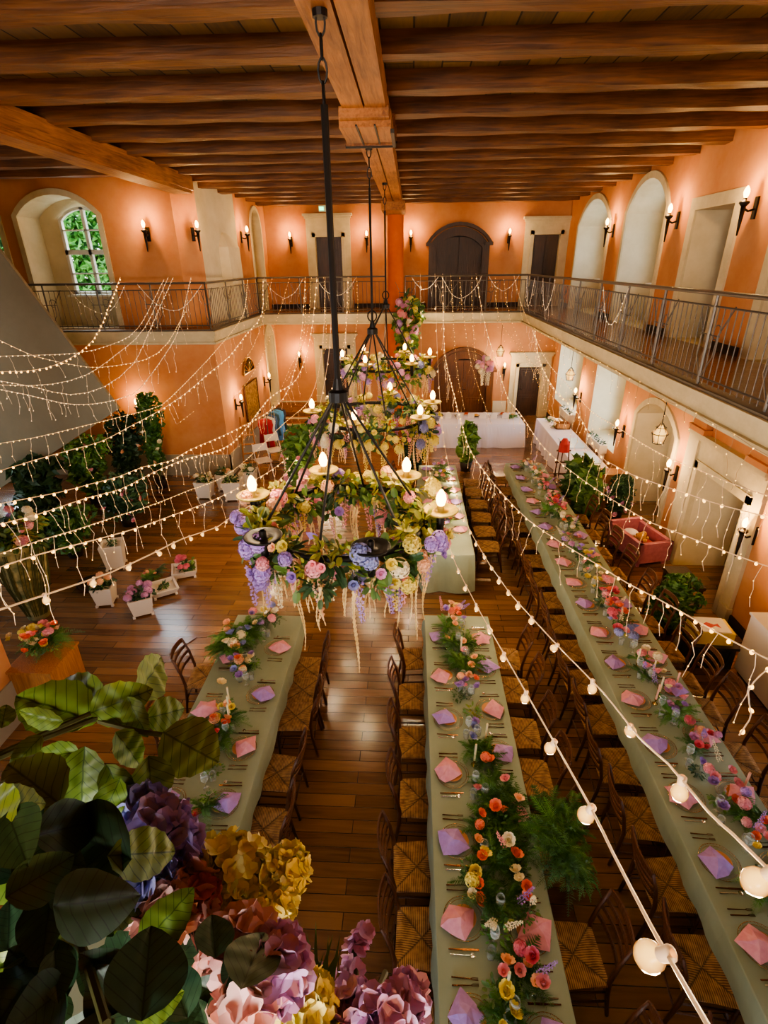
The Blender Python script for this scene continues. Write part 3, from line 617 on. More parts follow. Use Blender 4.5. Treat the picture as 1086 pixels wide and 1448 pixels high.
def hydr_mesh(name, m, r=.07, n=46, lump=(1, 1, .8)):
    mb = MB(); mb.lathe([(0, r * .78 * lump[2]), (r * .5, r * .62 * lump[2]), (r * .78, r * .1), (r * .6, -r * .45), (0, -r * .55)], 10)
    for i in range(n):
        z = 1 - 1.75 * (i + .5) / n; ph = i * 2.39996; rr = math.sqrt(max(0, 1 - z * z))
        d = Vector((rr * math.cos(ph), rr * math.sin(ph), z)); p = Vector((d.x * lump[0], d.y * lump[1], d.z * lump[2])) * r * U(.9, 1.05)
        q = d.to_track_quat('Z', 'Y').to_matrix().to_4x4(); s = r * .27
        T = Matrix.Translation(p) @ q @ Matrix.Rotation(U(0, 1.5), 4, 'Z')
        for k in range(4):
            a = k * PI / 2; ca, sa = math.cos(a), math.sin(a); pv = lambda x, y, z_: (x * ca - y * sa, x * sa + y * ca, z_)
            mb.add([(0, 0, 0), pv(s * .5, s * .55, s * .25), pv(0, s * 1.15, s * .12), pv(-s * .5, s * .55, s * .25)], [(0, 1, 2, 3)], T)
    return mb.mesh(name, m)
def wisteria_mesh(name, m, L=.34, r=.045, n=46):
    mb = MB(); mb.tube([(0, 0, 0), (.01, 0, -L)], .003, 4)
    for i in range(n):
        s = (i + .5) / n; a = i * 2.4; rr = r * (1 - s * .75) * U(.7, 1.1)
        T = TR((rr * math.cos(a), rr * math.sin(a), -L * s), (U(-.6, .6), U(-.6, .6), a), .026 * (1.1 - s * .4))
        mb.add([(-.5, 0, .3), (0, -.4, 0), (.5, 0, .3), (0, .5, -.2)], [(0, 1, 2, 3)], T); mb.add([(-.4, .2, -.5), (0, .1, .3), (.4, .2, -.5)], [(0, 1, 2)], T)
    return mb.mesh(name, m)
def foliage_mesh(name, m, n=26, size=.09, spread=.11, flat=.7):
    mb = MB()
    for _ in range(n):
        d = Vector((random.gauss(0, 1), random.gauss(0, 1), random.gauss(0, 1) * flat)).normalized()
        p = d * spread * U(.3, 1.1); q = d.to_track_quat('Y', 'Z').to_matrix().to_4x4()
        T = Matrix.Translation(p) @ q @ Matrix.Rotation(U(-.9, .9), 4, 'Y') @ Matrix.Rotation(U(-.7, .4), 4, 'X')
        petal(mb, T, size * .62 * U(.7, 1.2), size * U(.8, 1.3), -.15, 4)
    return mb.mesh(name, m, True)
def fern_mesh(name, m, n=12, L=.22):
    mb = MB()
    for i in range(n):
        a = U(0, 2 * PI); el = U(.1, 1.2); ln = L * U(.6, 1.15); pts = []
        for k in range(6):
            s = k / 5; pts.append(Vector((math.cos(a) * ln * s, math.sin(a) * ln * s, ln * (s * math.sin(el) - .6 * s * s))))
        mb.tube(pts, .0018, 3, False)
        side = Vector((-math.sin(a), math.cos(a), 0))
        for k in range(1, 26):
            s = k / 26; j = int(s * 5); f = s * 5 - j; p = pts[j].lerp(pts[min(5, j + 1)], f) + Vector((0, 0, U(-.008, .008))); w = ln * U(.12, .24) * math.sin(PI * (.15 + .8 * s))
            for sg in (-1, 1):
                t = p + side * sg * w + Vector((math.cos(a), math.sin(a), .1)) * w * .5; e = Vector((math.cos(a), math.sin(a), 0)) * .0032 + Vector((0, 0, .003))
                mb.add([p - e, t, p + e, (p + t) / 2 + Vector((0, 0, .006))], [(0, 3, 2), (0, 1, 3), (1, 2, 3)])
    return mb.mesh(name, m)
ROSE = {k: rose_mesh('rose_blossom', FLM[k]) for k in FLM}
HYD = {k: hydr_mesh('hydrangea_blossom', FLM[k]) for k in FLM}
WIS = {k: wisteria_mesh('hanging_blossom', FLM[k]) for k in ('pink', 'lilac', 'mauve', 'peach', 'cream', 'yellow')}
FOL = [foliage_mesh('foliage', M_LF), foliage_mesh('foliage', M_LD), foliage_mesh('foliage', M_LY, 30, .07, .1), foliage_mesh('foliage', M_LF, 20, .12, .13), foliage_mesh('foliage', M_LD, 22, .1, .12)]
SFOL = [foliage_mesh('foliage', M_LF, 34, .042, .085), foliage_mesh('foliage', M_LD, 34, .045, .085), foliage_mesh('foliage', M_FN, 44, .034, .09), foliage_mesh('foliage', M_LY, 20, .035, .07)]
FERN = [fern_mesh('fern_spray', M_FN, 20), fern_mesh('fern_spray', M_FN, 24, .28)]
def strand_mesh(L, n=3):
    mb = MB()
    for k in range(n):
        x, y = U(-.03, .03), U(-.03, .03); pts = []; rs = []
        l = L * U(.7, 1.1); q = int(l / .02)
        for i in range(q + 1): s = i / q; pts.append((x + .02 * math.sin(s * 5 + k), y + .015 * math.cos(s * 4 + k), -l * s)); rs.append((.012 if i % 2 else .005) * (1.1 - s * .6))
        mb.tube(pts, rs, 5)
    return mb.mesh('amaranth_strand', M_HANG, True)
STR = [strand_mesh(.5), strand_mesh(.7, 2), strand_mesh(.38, 4)]
def rrot(t=.5): return (U(-t, t), U(-t, t), U(0, 6.28))

# ------------------------------------------------------------------ chandeliers
_c = MB(); _c.lathe([(.0, .015), (.1, .012), (.15, .03), (.16, .045), (.15, .05), (.1, .035), (.03, .03), (.03, .09), (.02, .095)], 20)
ME_DISH = _c.mesh('candle_dish', mat('lit_dish', srgb(196, 168, 84), .5, c2=srgb(120, 110, 50), scale=9), True); ME_DISHK = _c.mesh('candle_dish', M_BK, True)  # yellow of the lit dishes holds flame light; unlit dishes stay black
ME_SLV = MB().tube([(0, 0, -.22), (0, 0, .02)], [.03, .04], 10).mesh('candle_sleeve', M_BK, True)
def chandelier(label, c, zr, zh, r, ztop, unlit=(), dens=1.0, phase=0, big=True):
    t = thing('flower_chandelier', label, 'chandelier', (c[0], c[1], zr))
    H = zh - zr
    m_ = MB(); zt = ztop - zr
    m_.tube([(0, 0, H + .12), (0, 0, zt - .5)], .026 if big else .018, 8)
    m_.build('rod', M_BK, t)
    m_ = MB()
    for k in range(4):
        z = zt - .5 + k * .125; m_.tube([(math.cos(a) * .03 * (k % 2), math.cos(a) * .03 * (1 - k % 2), z + .07 * math.sin(a) + .06) for a in [2 * PI * i / 10 for i in range(11)]], .008, 5)
    m_.lathe([(.0, zt - .04), (.05, zt - .04), (.05, zt)], 10); m_.build('chain', M_BK, t)
    m_ = MB(); m_.lathe([(.05, H - .06), (.085, H - .05), (.085, H + .03), (.05, H + .05), (.03, H + .14)], 14); m_.build('hub', M_BK, t)
    if not big: MB().tube([(math.cos(a) * .07, 0, H + .22 + math.sin(a) * .08) for a in [2 * PI * i / 16 for i in range(17)]], .012, 6).build('hook_ring', M_BK, t)
    for k in range(6):
        a = 2 * PI * k / 6 + phase + PI / 6; MB().tube([(.05 * math.cos(a), .05 * math.sin(a), H - .03), (r * math.cos(a) * .97, r * math.sin(a) * .97, 0)], .012, 6).build('strut', M_BK, t)
    MB().torus(r, .03, 48, 8).build('ring', M_BK, t, True)
    for k in range(6):
        a = 2 * PI * k / 6 + phase; p = Vector((math.cos(a) * (r + .13), math.sin(a) * (r + .13), .12))
        h = obj('candle_dish', ME_DISHK if k in unlit else ME_DISH, t, p); obj('candle_sleeve', ME_SLV, h)
        if k not in unlit:
            obj('flame_bulb', ME_FL, h, (0, 0, .07), scale=1.5); light('candle_light', Vector((c[0], c[1], zr)) + p + Vector((0, 0, .33)), 13)
    n = int(34 * dens)
    for k in range(n):
        a = 2 * PI * (k + U(-.3, .3)) / n; rr = r + U(-.08, .08)
        obj('foliage', random.choice(FOL), t, (math.cos(a) * rr, math.sin(a) * rr, U(-.24, .0)), rrot(1), U(.8, 1.2))
    n = int(14 * dens)
    for k in range(n): a = 2 * PI * (k + R()) / n; obj('moss_tuft', FOL[2], t, (math.cos(a) * r, math.sin(a) * r, U(.05, .13)), rrot(1), U(.8, 1.2))
    n = int(88 * dens); pal = ['lilac', 'pink', 'mauve', 'yellow', 'peach', 'pink', 'lilac', 'cream', 'blue', 'mauve', 'yellow']
    col = 'pink'
    for k in range(n):
        a = 2 * PI * (k + U(-.4, .4)) / n
        if R() < .45: col = random.choice(pal)
        out = random.choice((1, 1, 1, -.6)); z = U(-.3, .14); rr = r + out * (.13 + .08 * R())
        q = Vector((math.cos(a) * out, math.sin(a) * out, .5 + z)).to_track_quat('Z', 'Y').to_euler()
        obj('blossom', (HYD if R() < .6 else ROSE)[col], t, (math.cos(a) * rr, math.sin(a) * rr, z), q, U(.8, 1.25))
    n = int(30 * dens)
    for k in range(n):
        a = 2 * PI * (k + R()) / n; rr = r + U(-.12, .16); obj('hanging_blossom', WIS[random.choice(list(WIS))], t, (math.cos(a) * rr, math.sin(a) * rr, U(-.25, -.1)), (U(-.15, .15), U(-.15, .15), U(0, 6)), U(.9, 1.4))
    n = int(26 * dens)
    for k in range(n):
        a = 2 * PI * (k + R()) / n; rr = r + U(-.1, .1); obj('amaranth_strand', random.choice(STR), t, (math.cos(a) * rr, math.sin(a) * rr, -.2), (0, 0, U(0, 6)), U(.9, 1.25))
    return t
chandelier('nearest of three flower-covered iron ring chandeliers with a thick rod', (-.61, 4.45), 3.1, 4.25, .77, 6.74, unlit=(4, 5), phase=-.17, dens=1.4)
chandelier('middle flower-covered ring chandelier hung from a thin chained rod', (-.62, 8.9), 2.9, 4.28, .92, 6.74, dens=1.0, phase=.3, big=False)
chandelier('farthest flower-covered ring chandelier in front of the column', (-.57, 12.6), 3.12, 4.4, .88, 6.74, dens=.8, phase=.1, big=False)

# ------------------------------------------------------------------ tables
def table(label, x0, x1, y0, y1, cloth_label, drop, x0b=None, x1b=None):
    t = thing('banquet_table', label, 'table', ((x0 + x1) / 2, (y0 + y1) / 2, 0), 0, 'long banquet tables')
    w, l = (x1 - x0) / 2 - .01, (y1 - y0) / 2 - .01; mx, my = (x0 + x1) / 2, (y0 + y1) / 2
    n = max(2, round(2 * l / 2))
    MB().box(-w, w, -l, l, .715, .738).build('tabletop', M_CRT, t)
    for i in range(n + 1):
        y = -l + .15 + (2 * l - .3) * i / n
        for s in (-1, 1): MB().tube([(s * w * .55, y, 0), (s * w * .55, y, .72)], .018, 6).build('leg', M_IR, t)
    m_ = MB(); pts = []
    def run(ax, ay, bx, by, nx, ny):
        L = math.hypot(bx - ax, by - ay); k = int(L / .09)
        for i in range(k): s = i / k; pts.append((ax + (bx - ax) * s, ay + (by - ay) * s, nx, ny))
    a, b, c, d = x0, x1, y0, y1
    run(a, c, b, c, 0, -1); run(b, c, b, d, 1, 0); run(b, d, a, d, 0, 1); run(a, d, a, c, -1, 0)
    rows = [(0, .755), (.006, .748), (.012, .72), (.02, .75 - drop * .5), (.022, .75 - drop)]; n = len(pts); vs = []
    for ri, (o, z) in enumerate(rows):
        for i, p in enumerate(pts):
            wv = 0 if ri < 3 else (.5 + .5 * math.sin(i * 1.1 + 1.3 * math.sin(i * .37))) * (.012 if drop < .4 else .035) * (ri - 2); vs.append((p[0] + p[2] * (o + wv), p[1] + p[3] * (o + wv), z))
    fs = [tuple(range(n))]
    for r_ in range(len(rows) - 1): fs += [(r_ * n + i, (r_ + 1) * n + i, (r_ + 1) * n + (i + 1) % n, r_ * n + (i + 1) % n) for i in range(n)]
    m_.add([(v[0] - mx, v[1] - my, v[2]) for v in vs], fs); o = m_.build('tablecloth', M_CL if 'sage' in cloth_label else M_WC, None, False, (mx, my, 0)); tag(o, cloth_label, 'tablecloth')
    return t
table('left long banquet table with flowers near the foreground bouquet', -2.42, -1.48, 1.2, 6.1, 'sage green cloth on the left long table', .22)
table('middle long banquet table nearest the camera', .23, 1.11, .9, 6.17, 'sage green cloth on the near middle table', .22)
table('middle row banquet table behind the nearest chandelier', .23, 1.11, 7.9, 12.3, 'sage green full length cloth on the far middle table', .72)
table('longest banquet table on the right with chairs on both sides', 2.36, 3.24, .9, 12.5, 'sage green cloth on the longest right table', .24)
table('buffet table in front of the arched wooden door', .72, 3.5, 16.0, 17.4, 'white pleated cloth on the buffet table', .74)
table('narrow side table along the right windows', 4.0, 4.75, 12.1, 16.7, 'white cloth on the narrow window side table', .74)

# chairs -----------------------------------------------------------
def rush():
    m, N, L, B = newmat('rush_seat'); B.inputs['Roughness'].default_value = .7
    tc = N.new('ShaderNodeTexCoord'); sp = N.new('ShaderNodeSeparateXYZ'); L.new(tc.outputs['Object'], sp.inputs[0])
    ax = N.new('ShaderNodeMath'); ax.operation = 'ABSOLUTE'; ay = N.new('ShaderNodeMath'); ay.operation = 'ABSOLUTE'; L.new(sp.outputs[0], ax.inputs[0]); L.new(sp.outputs[1], ay.inputs[0])
    gt = N.new('ShaderNodeMath'); gt.operation = 'GREATER_THAN'; L.new(ax.outputs[0], gt.inputs[0]); L.new(ay.outputs[0], gt.inputs[1])
    mx = N.new('ShaderNodeMix'); L.new(gt.outputs[0], mx.inputs[0]); L.new(ay.outputs[0], mx.inputs[2]); L.new(ax.outputs[0], mx.inputs[3])
    m2 = N.new('ShaderNodeMix'); L.new(gt.outputs[0], m2.inputs[0]); L.new(sp.outputs[0], m2.inputs[2]); L.new(sp.outputs[1], m2.inputs[3])
    s = N.new('ShaderNodeMath'); s.operation = 'MULTIPLY'; s.inputs[1].default_value = 420; L.new(m2.outputs[0], s.inputs[0]); sn = N.new('ShaderNodeMath'); sn.operation = 'SINE'; L.new(s.outputs[0], sn.inputs[0])
    df = N.new('ShaderNodeMath'); df.operation = 'SUBTRACT'; L.new(ax.outputs[0], df.inputs[0]); L.new(ay.outputs[0], df.inputs[1]); ab = N.new('ShaderNodeMath'); ab.operation = 'ABSOLUTE'; L.new(df.outputs[0], ab.inputs[0])
    lt = N.new('ShaderNodeMapRange'); lt.inputs[1].default_value = 0; lt.inputs[2].default_value = .016; lt.inputs[3].default_value = .35; lt.inputs[4].default_value = 1; L.new(ab.outputs[0], lt.inputs[0])
    nz = N.new('ShaderNodeTexNoise'); nz.inputs['Scale'].default_value = 16; nz.inputs['Detail'].default_value = 4; L.new(tc.outputs['Object'], nz.inputs['Vector'])
    a1 = N.new('ShaderNodeMath'); a1.operation = 'MULTIPLY_ADD'; a1.inputs[1].default_value = .22; L.new(sn.outputs[0], a1.inputs[0]); L.new(nz.outputs['Fac'], a1.inputs[2])
    r = N.new('ShaderNodeValToRGB'); r.color_ramp.elements[0].color = srgb(112, 76, 44); r.color_ramp.elements[0].position = .25; r.color_ramp.elements[1].color = srgb(204, 158, 106); r.color_ramp.elements[1].position = .75; L.new(a1.outputs[0], r.inputs[0])
    mm = N.new('ShaderNodeMix'); mm.data_type = 'RGBA'; mm.blend_type = 'MULTIPLY'; mm.inputs[0].default_value = 1; L.new(r.outputs[0], mm.inputs[6]); L.new(lt.outputs[0], mm.inputs[7]); L.new(mm.outputs[2], B.inputs['Base Color'])
    b = N.new('ShaderNodeBump'); b.inputs['Strength'].default_value = .5; b.inputs['Distance'].default_value = .004; L.new(sn.outputs[0], b.inputs['Height']); L.new(b.outputs[0], B.inputs['Normal'])
    return m
M_RUSH = rush()
# chair faces +x; seat centre at the origin
_m = MB(); n = 10; S = .205; vs = []
for j in range(n + 1):
    for i in range(n + 1):
        x = -1 + 2 * i / n; y = -1 + 2 * j / n; k = max(abs(x), abs(y)); w = 1 + .08 * x
        vs.append((x * S * .95, y * S * w, .462 - .02 * (1 - k) - (.012 if k > .95 else 0) - .008 * (abs(abs(x) - abs(y)) < .05)))
_m.add(vs, [(j * (n + 1) + i, j * (n + 1) + i + 1, (j + 1) * (n + 1) + i + 1, (j + 1) * (n + 1) + i) for j in range(n) for i in range(n)])
_m.box(-.19, .19, -.195, .195, .425, .44)
ME_SEAT = _m.mesh('seat', M_RUSH)
ME_LF = MB().tube([(.18, 0, 0), (.18, 0, .45)], [.013, .019], 8).mesh('leg', M_CH, True)
ME_LB = MB().tube([(-.245, 0, 0), (-.2, 0, .3), (-.19, 0, .48), (-.225, 0, .7), (-.285, 0, .9)], [.014, .018, .018, .016, .012], 8).mesh('leg', M_CH, True)
_m = MB()
for z, h in ((.60, .035), (.70, .035), (.79, .035), (.885, .055)):
    x = -.19 - (z - .48) * .215; a = []; b = []
    for i in range(9):
        s = -1 + i / 4; xx = x - .035 * (1 - s * s); a.append((xx, s * .185, z - h / 2)); b.append((xx - .004, s * .185, z + h / 2 + (.012 * (1 - s * s) if h > .04 else 0)))
    _m.strip(a, b); _m.strip([(p[0] - .014, p[1], p[2]) for p in b], [(p[0] - .014, p[1], p[2]) for p in a]); _m.strip(b, [(p[0] - .014, p[1], p[2]) for p in b]); _m.strip([(p[0] - .014, p[1], p[2]) for p in a], a)
ME_BK = _m.mesh('backrest', M_CH)
_m = MB()
for z in (.16, .3): _m.tube([(.18, -.185, z), (.18, .185, z)], .009, 6); 
for s in (-1, 1):
    for z in (.2, .33): _m.tube([(.18, s * .185, z), (-.2, s * .18, z)], .009, 6)
_m.tube([(-.21, -.18, .24), (-.21, .18, .24)], .009, 6)
ME_STR = _m.mesh('stretcher', M_CH, True)
def chair(x, y, rz, label, group):
    t = thing('dining_chair', label, 'chair', (x, y, 0), rz, group); t.scale = (1.04, 1.06, 1.0)
    obj('seat', ME_SEAT, t); obj('backrest', ME_BK, t); obj('stretcher', ME_STR, t)
    for s in (-1, 1): obj('leg', ME_LF, t, (0, s * .185, 0)); obj('leg', ME_LB, t, (0, s * .183, 0))
# place settings ---------------------------------------------------
def ngon_disc(prof, m, n=28, name='x', smooth=True): return MB().lathe(prof, n).mesh(name, m, smooth)
_m = MB(); _m.lathe([(0, .003), (.1, .003), (.145, .012), (.155, .014), (.145, .008), (.1, 0)], 32)
ME_CHG = _m.mesh('charger_plate', M_TG, True)
_m = MB()
for i in range(40): a = 2 * PI * i / 40; _m.lathe([(0, -.004), (.004, 0), (0, .004)], 5, (.153 * math.cos(a), .153 * math.sin(a), .015))
_m.torus(.135, .0018, 36, 4, (0, 0, .012)); _m.torus(.155, .0022, 36, 4, (0, 0, .014)); ME_RIM = _m.mesh('beaded_rim', M_GD, True)
ME_SPL = ngon_disc([(0, .016), (.06, .016), (.088, .024), (.092, .024), (.085, .02), (.06, .012), (0, .012)], M_CP, 24, 'side_plate')
def napkin_mesh(m, k):
    random.seed(100 + k); mb = MB(); n = 4 if k != 2 else 5; R0 = .115
    ring = []; 
    for i in range(2 * n):
        a = PI * i / n + U(-.15, .15); r = R0 * (U(.98, 1.25) if i % 2 == 0 else U(.76, .95)); ring.append((r * math.cos(a), r * math.sin(a) * .9, .0 + U(0, .012)))
    mid = [(p[0] * .45 + U(-.01, .01), p[1] * .45 + U(-.01, .01), U(.028, .045)) for p in ring]
    N_ = len(ring); vs = ring + mid + [(U(-.015, .015), U(-.015, .015), .055)]
    fs = [(i, (i + 1) % N_, N_ + (i + 1) % N_, N_ + i) for i in range(N_)] + [(N_ + i, N_ + (i + 1) % N_, 2 * N_) for i in range(N_)] + [tuple(range(N_ - 1, -1, -1))]
    mb.add(vs, fs); me = mb.mesh('folded_napkin', m); return me
NAP = {'pink': [napkin_mesh(M_PK, k) for k in range(5)], 'lilac': [napkin_mesh(M_PU, k) for k in range(5)]}
random.seed(21)
_m = MB(); _m.tube([(-.1, 0, .006), (.03, 0, .004)], [.005, .003], 6)
for s in (-1, 0, 1): _m.tube([(.03, 0, .004), (.045, s * .007, .006), (.085, s * .007, .005)], .0018, 4)
ME_FORK = _m.mesh('fork', M_CU)
_m = MB(); _m.tube([(-.11, 0, .006), (-.01, 0, .005)], .005, 6); _m.box(-.01, .11, -.007, .007, .003, .006); ME_KNF = _m.mesh('knife', M_CU)
_m = MB(); _m.tube([(-.1, 0, .005), (.04, 0, .005)], [.005, .003], 6); _m.lathe([(0, .004), (.012, .006), (.018, .01)], 10, (.06, 0, 0)); ME_SPN = _m.mesh('spoon', mat('silver_spoon', (.8, .78, .72, 1), .2, 1))
_m = MB(); _m.lathe([(.03, 0), (.03, .003), (.004, .006), (.004, .08), (.02, .095), (.036, .13), (.036, .16), (.029, .2), (.028, .2), (.035, .16), (.034, .13), (.01, .1)], 14); ME_WG = _m.mesh('wine_glass', M_TG, True)
_m = MB(); _m.lathe([(.028, 0), (.03, .002), (.034, .09), (.032, .09), (.028, .006), (0, .005)], 14); ME_TB = _m.mesh('tumbler', M_TG, True)
TZ = .7565
def place(x, y, s, col, where, k, det=2):
    """s = +1: guest sits at the -x side of the table and faces +x"""
    w = '%s place from far end, %s' % (ORD[k], where)
    cx = x + s * .02
    p = thing('charger_plate', 'gold-rimmed glass charger plate, ' + w, 'plate', (cx + s * .05, y, TZ), 0, 'glass charger plates'); obj('plate_body', ME_CHG, p); obj('beaded_rim', ME_RIM, p)
    tag(obj('side_plate', ME_SPL, None, (cx + s * .05, y, TZ + .002)), 'small copper plate, ' + w, 'plate', 'small copper plates')
    o = obj('folded_napkin', random.choice(NAP[col]), None, (cx, y + U(-.03, .03), TZ + .027), (0, 0, U(0, 6.28)), U(1.08, 1.25)); tag(o, '%s folded napkin, %s' % (col, w), 'napkin', col + ' folded napkins')
    rz = 0 if s > 0 else PI
    if det >= 1:
        for i, (nm, me, dy) in enumerate((('fork', ME_FORK, .2), ('knife', ME_KNF, -.2), ('spoon', ME_SPN, -.235), ('fork', ME_FORK, .24))[:4 if det > 1 else 2]):
            o = obj(nm, me, None, (cx + s * .03, y + s * dy, TZ), (0, 0, rz + U(-.05, .05)))
            tag(o, ('outer ' if dy == .24 else '') + '%s %s, %s' % ('bronze' if nm != 'spoon' else 'silver', nm, w), nm, nm + 's at the place settings')
        for j, (me, nm, dx, dy) in enumerate(((ME_WG, 'wine_glass', .25, -.14), (ME_TB, 'tumbler', .22, -.24))[:2]):
            o = obj(nm, me, None, (cx + s * dx, y + s * dy + U(-.02, .02), TZ)); tag(o, '%s, %s' % (nm.replace('_', ' '), w), 'glass', nm.replace('_', ' ') + 'es at the place settings' if nm == 'wine_glass' else 'tumblers at the place settings')
CH = chair
def row(xn, ys, s, cols, where, xc, det=2, chairs=True, skip=()):
    for k, y in enumerate(ys):
        if cols: place(xn, y, s, cols[k % len(cols)], where, k, det)
        if chairs and k not in skip:
            chair(xc + U(-.03, .03), y + U(-.03, .03), (0 if s > 0 else PI) + U(-.09, .09), 'dark rush-seat chair, %s from far end, %s' % (ORD[k], where), 'ladder-back rush-seat chairs')
row(.37, [5.67, 4.95, 4.28, 3.6, 2.94, 2.35, 1.74, 1.15], 1, ['lilac', 'pink', 'lilac', 'pink', 'lilac', 'pink', 'lilac'], 'left side of middle table', .12)
row(.98, [5.67, 5.09, 4.44, 3.87, 3.2, 2.28, 1.66, 1.1], -1, ['pink', 'lilac', 'pink', 'lilac', 'pink', 'pink', 'lilac'], 'right side of middle table', 1.27)
row(-1.63, [5.39, 4.57, 3.82, 3.2, 2.6, 1.9], -1, ['pink', 'lilac', 'pink', 'lilac', 'pink'], 'right side of left table', -1.33)
for y, k in ((5.0, 0), (2.25, 1)): chair(-1.31, y, PI + .05, 'dark rush-seat chair tucked in %s on right side of left table' % ('between first and second places' if k == 0 else 'near the yellow hydrangea'), 'ladder-back rush-seat chairs')
row(-2.27, [5.2, 4.33, 3.2, 2.5], 1, ['pink', 'pink', 'lilac', 'lilac'], 'left side of left table', -2.6)
row(2.5, [12.15, 11.43, 10.72, 10.15, 9.6, 8.93, 8.27, 7.66, 7.05, 6.47, 5.85, 5.24, 4.64, 4.01, 3.44, 2.85, 2.26, 1.6], 1, ['lilac', 'lilac', 'lilac', 'pink', 'lilac', 'lilac', 'pink', 'pink', 'pink', 'lilac', 'pink', 'lilac', 'pink', 'lilac', 'pink', 'lilac', 'pink', 'lilac'], 'left side of right table', 2.2, 2)
row(3.1, [11.6, 10.9, 10.02, 9.3, 8.6, 7.9, 7.14, 6.48, 5.9, 5.32, 4.8, 4.15, 3.48, 2.8], -1, ['pink', 'lilac', 'pink'], 'right side of right table', 3.45, 2)
row(.37, [12.0, 11.35, 10.7, 10.05, 9.4, 8.8], 1, ['lilac', 'pink'], 'left side of far middle table', -.12, 0)
row(.97, [12.0, 11.35, 10.7, 10.05, 9.4, 8.8], -1, ['lilac', 'pink', 'pink'], 'right side of far middle table', 1.5, 0)

# floral arrangements on tables ------------------------------------
def arrangement(x, y, label, pal, nf=8, green='fern', sx=.16, sy=.25, ng=6, h=.16, vase=True, z=TZ, big=1.0, wis=0):
    t = thing('flower_arrangement', label, 'flowers', (x, y, z), 0, 'flower arrangements')
    if vase: MB().lathe([(0, 0), (.035, 0), (.05, .05), (.03, .09), (.04, .12)], 12).build('vase', M_TG, t, True)
    ng = max(2, int(ng * .75)) if vase or ng < 13 else ng - 3
    for i in range(ng):
        g = random.choice(FERN + SFOL[2:3]) if green == 'fern' else random.choice(FERN + SFOL)
        obj('foliage', g, t, (U(-sx, sx) * .8, U(-sy, sy), U(.03, h * .6)), rrot(.3), U(.7, 1.0) * big)
    for i in range(nf):
        c = random.choice(pal); d = (HYD if R() < .2 else ROSE)[c]
        obj('blossom', d, t, (U(-sx, sx) * .8, U(-sy, sy), U(.5, 1) * h + .04), rrot(.5), U(.75, 1.2) * big * (.7 if d in HYD.values() else 1))
    for i in range(wis): obj('sprig', WIS[random.choice(('pink', 'lilac', 'cream'))], t, (U(-sx, sx), U(-sy, sy), h), (PI + U(-.7, .7), U(-.7, .7), 0), .6)
    return t
WARM = ['coral', 'pink', 'peach', 'cream', 'rose']; COOL = ['lilac', 'blue', 'mauve', 'pink', 'cream']; SUN = ['yellow', 'cream', 'coral', 'peach']
MT = 'on the near middle table'
arrangement(.62, 5.95, 'coral, yellow and lilac bouquet at the far end of the near middle table', ['coral', 'yellow', 'lilac', 'peach', 'blue'], 11, 'mix', .16, .2, 4, .2, wis=3)
arrangement(.68, 5.3, 'feathery green fern spray with small pink buds ' + MT, ['pink', 'peach'], 6, 'fern', .25, .35, 14, .14, False)
arrangement(.68, 4.68, 'orange and pink rose cluster ' + MT, ['coral', 'pink', 'peach', 'lilac'], 11, 'mix', .16, .14, 3, .16)
arrangement(.68, 4.12, 'low dark greens with purple thistles ' + MT, ['lilac', 'blue'], 3, 'mix', .07, .28, 6, .1, False)
arrangement(.78, 3.68, 'single large coral blossom beside the candles ' + MT, ['coral'], 2, 'fern', .05, .08, 3, .14)
arrangement(.82, 3.15, 'bushy fern spray spilling toward the right edge ' + MT, ['pink', 'coral', 'peach'], 5, 'fern', .22, .32, 14, .16, False, big=1.1)
arrangement(.66, 3.05, 'coral carnation in greens left of the bushy fern', ['coral'], 2, 'fern', .05, .06, 2, .14)
arrangement(.74, 2.6, 'large mixed greens with cream and coral flowers ' + MT, ['cream', 'coral', 'peach', 'yellow', 'pink'], 9, 'mix', .25, .3, 15, .16, False, big=1.05, wis=3)
arrangement(.55, 2.55, 'pale yellow and coral roses left of the greens, near the middle table edge', ['yellow', 'coral', 'cream'], 5, 'mix', .06, .15, 2, .14)
arrangement(.78, 2.1, 'small pink meadow flowers in fern ' + MT, ['pink', 'peach', 'rose'], 8, 'fern', .18, .22, 8, .12, False, wis=4)
arrangement(.68, 1.75, 'cream rose and pale lilac posy ' + MT, ['cream', 'yellow', 'peach'], 4, 'mix', .1, .14, 4, .12)
arrangement(.7, 1.4, 'lilac and cream posy at the near end of the middle table', ['lilac', 'cream', 'yellow', 'mauve'], 7, 'mix', .14, .2, 6, .12)
LT = 'on the left table'
arrangement(-2.0, 5.85, 'pastel flowers at the far end of the left table', COOL + ['yellow'], 11, 'mix', .26, .22, 7, .24)
arrangement(-2.2, 5.35, 'tall leafy fern arching over the outer edge ' + LT, ['cream', 'blue', 'peach'], 10, 'fern', .2, .35, 16, .3, False, big=1.2)
arrangement(-2.0, 4.8, 'blue and peach flowers ' + LT, ['blue', 'peach', 'cream', 'lilac', 'coral'], 14, 'mix', .2, .25, 6, .2)
arrangement(-1.97, 4.2, 'coral and yellow flowers beside candles ' + LT, ['coral', 'yellow', 'peach'], 9, 'mix', .12, .2, 5, .16)
arrangement(-1.95, 3.65, 'pink and lilac posy ' + LT, ['lilac', 'pink', 'rose', 'coral'], 9, 'mix', .1, .2, 4, .14)
arrangement(-1.85, 3.1, 'small fern with one rose bloom ' + LT, ['rose'], 2, 'fern', .05, .12, 3, .12)
arrangement(-1.9, 2.65, 'yellow and coral posy at the near part of the left table', ['yellow', 'peach', 'coral', 'cream'], 8, 'mix', .1, .2, 5, .14)
RT = 'on the right table'
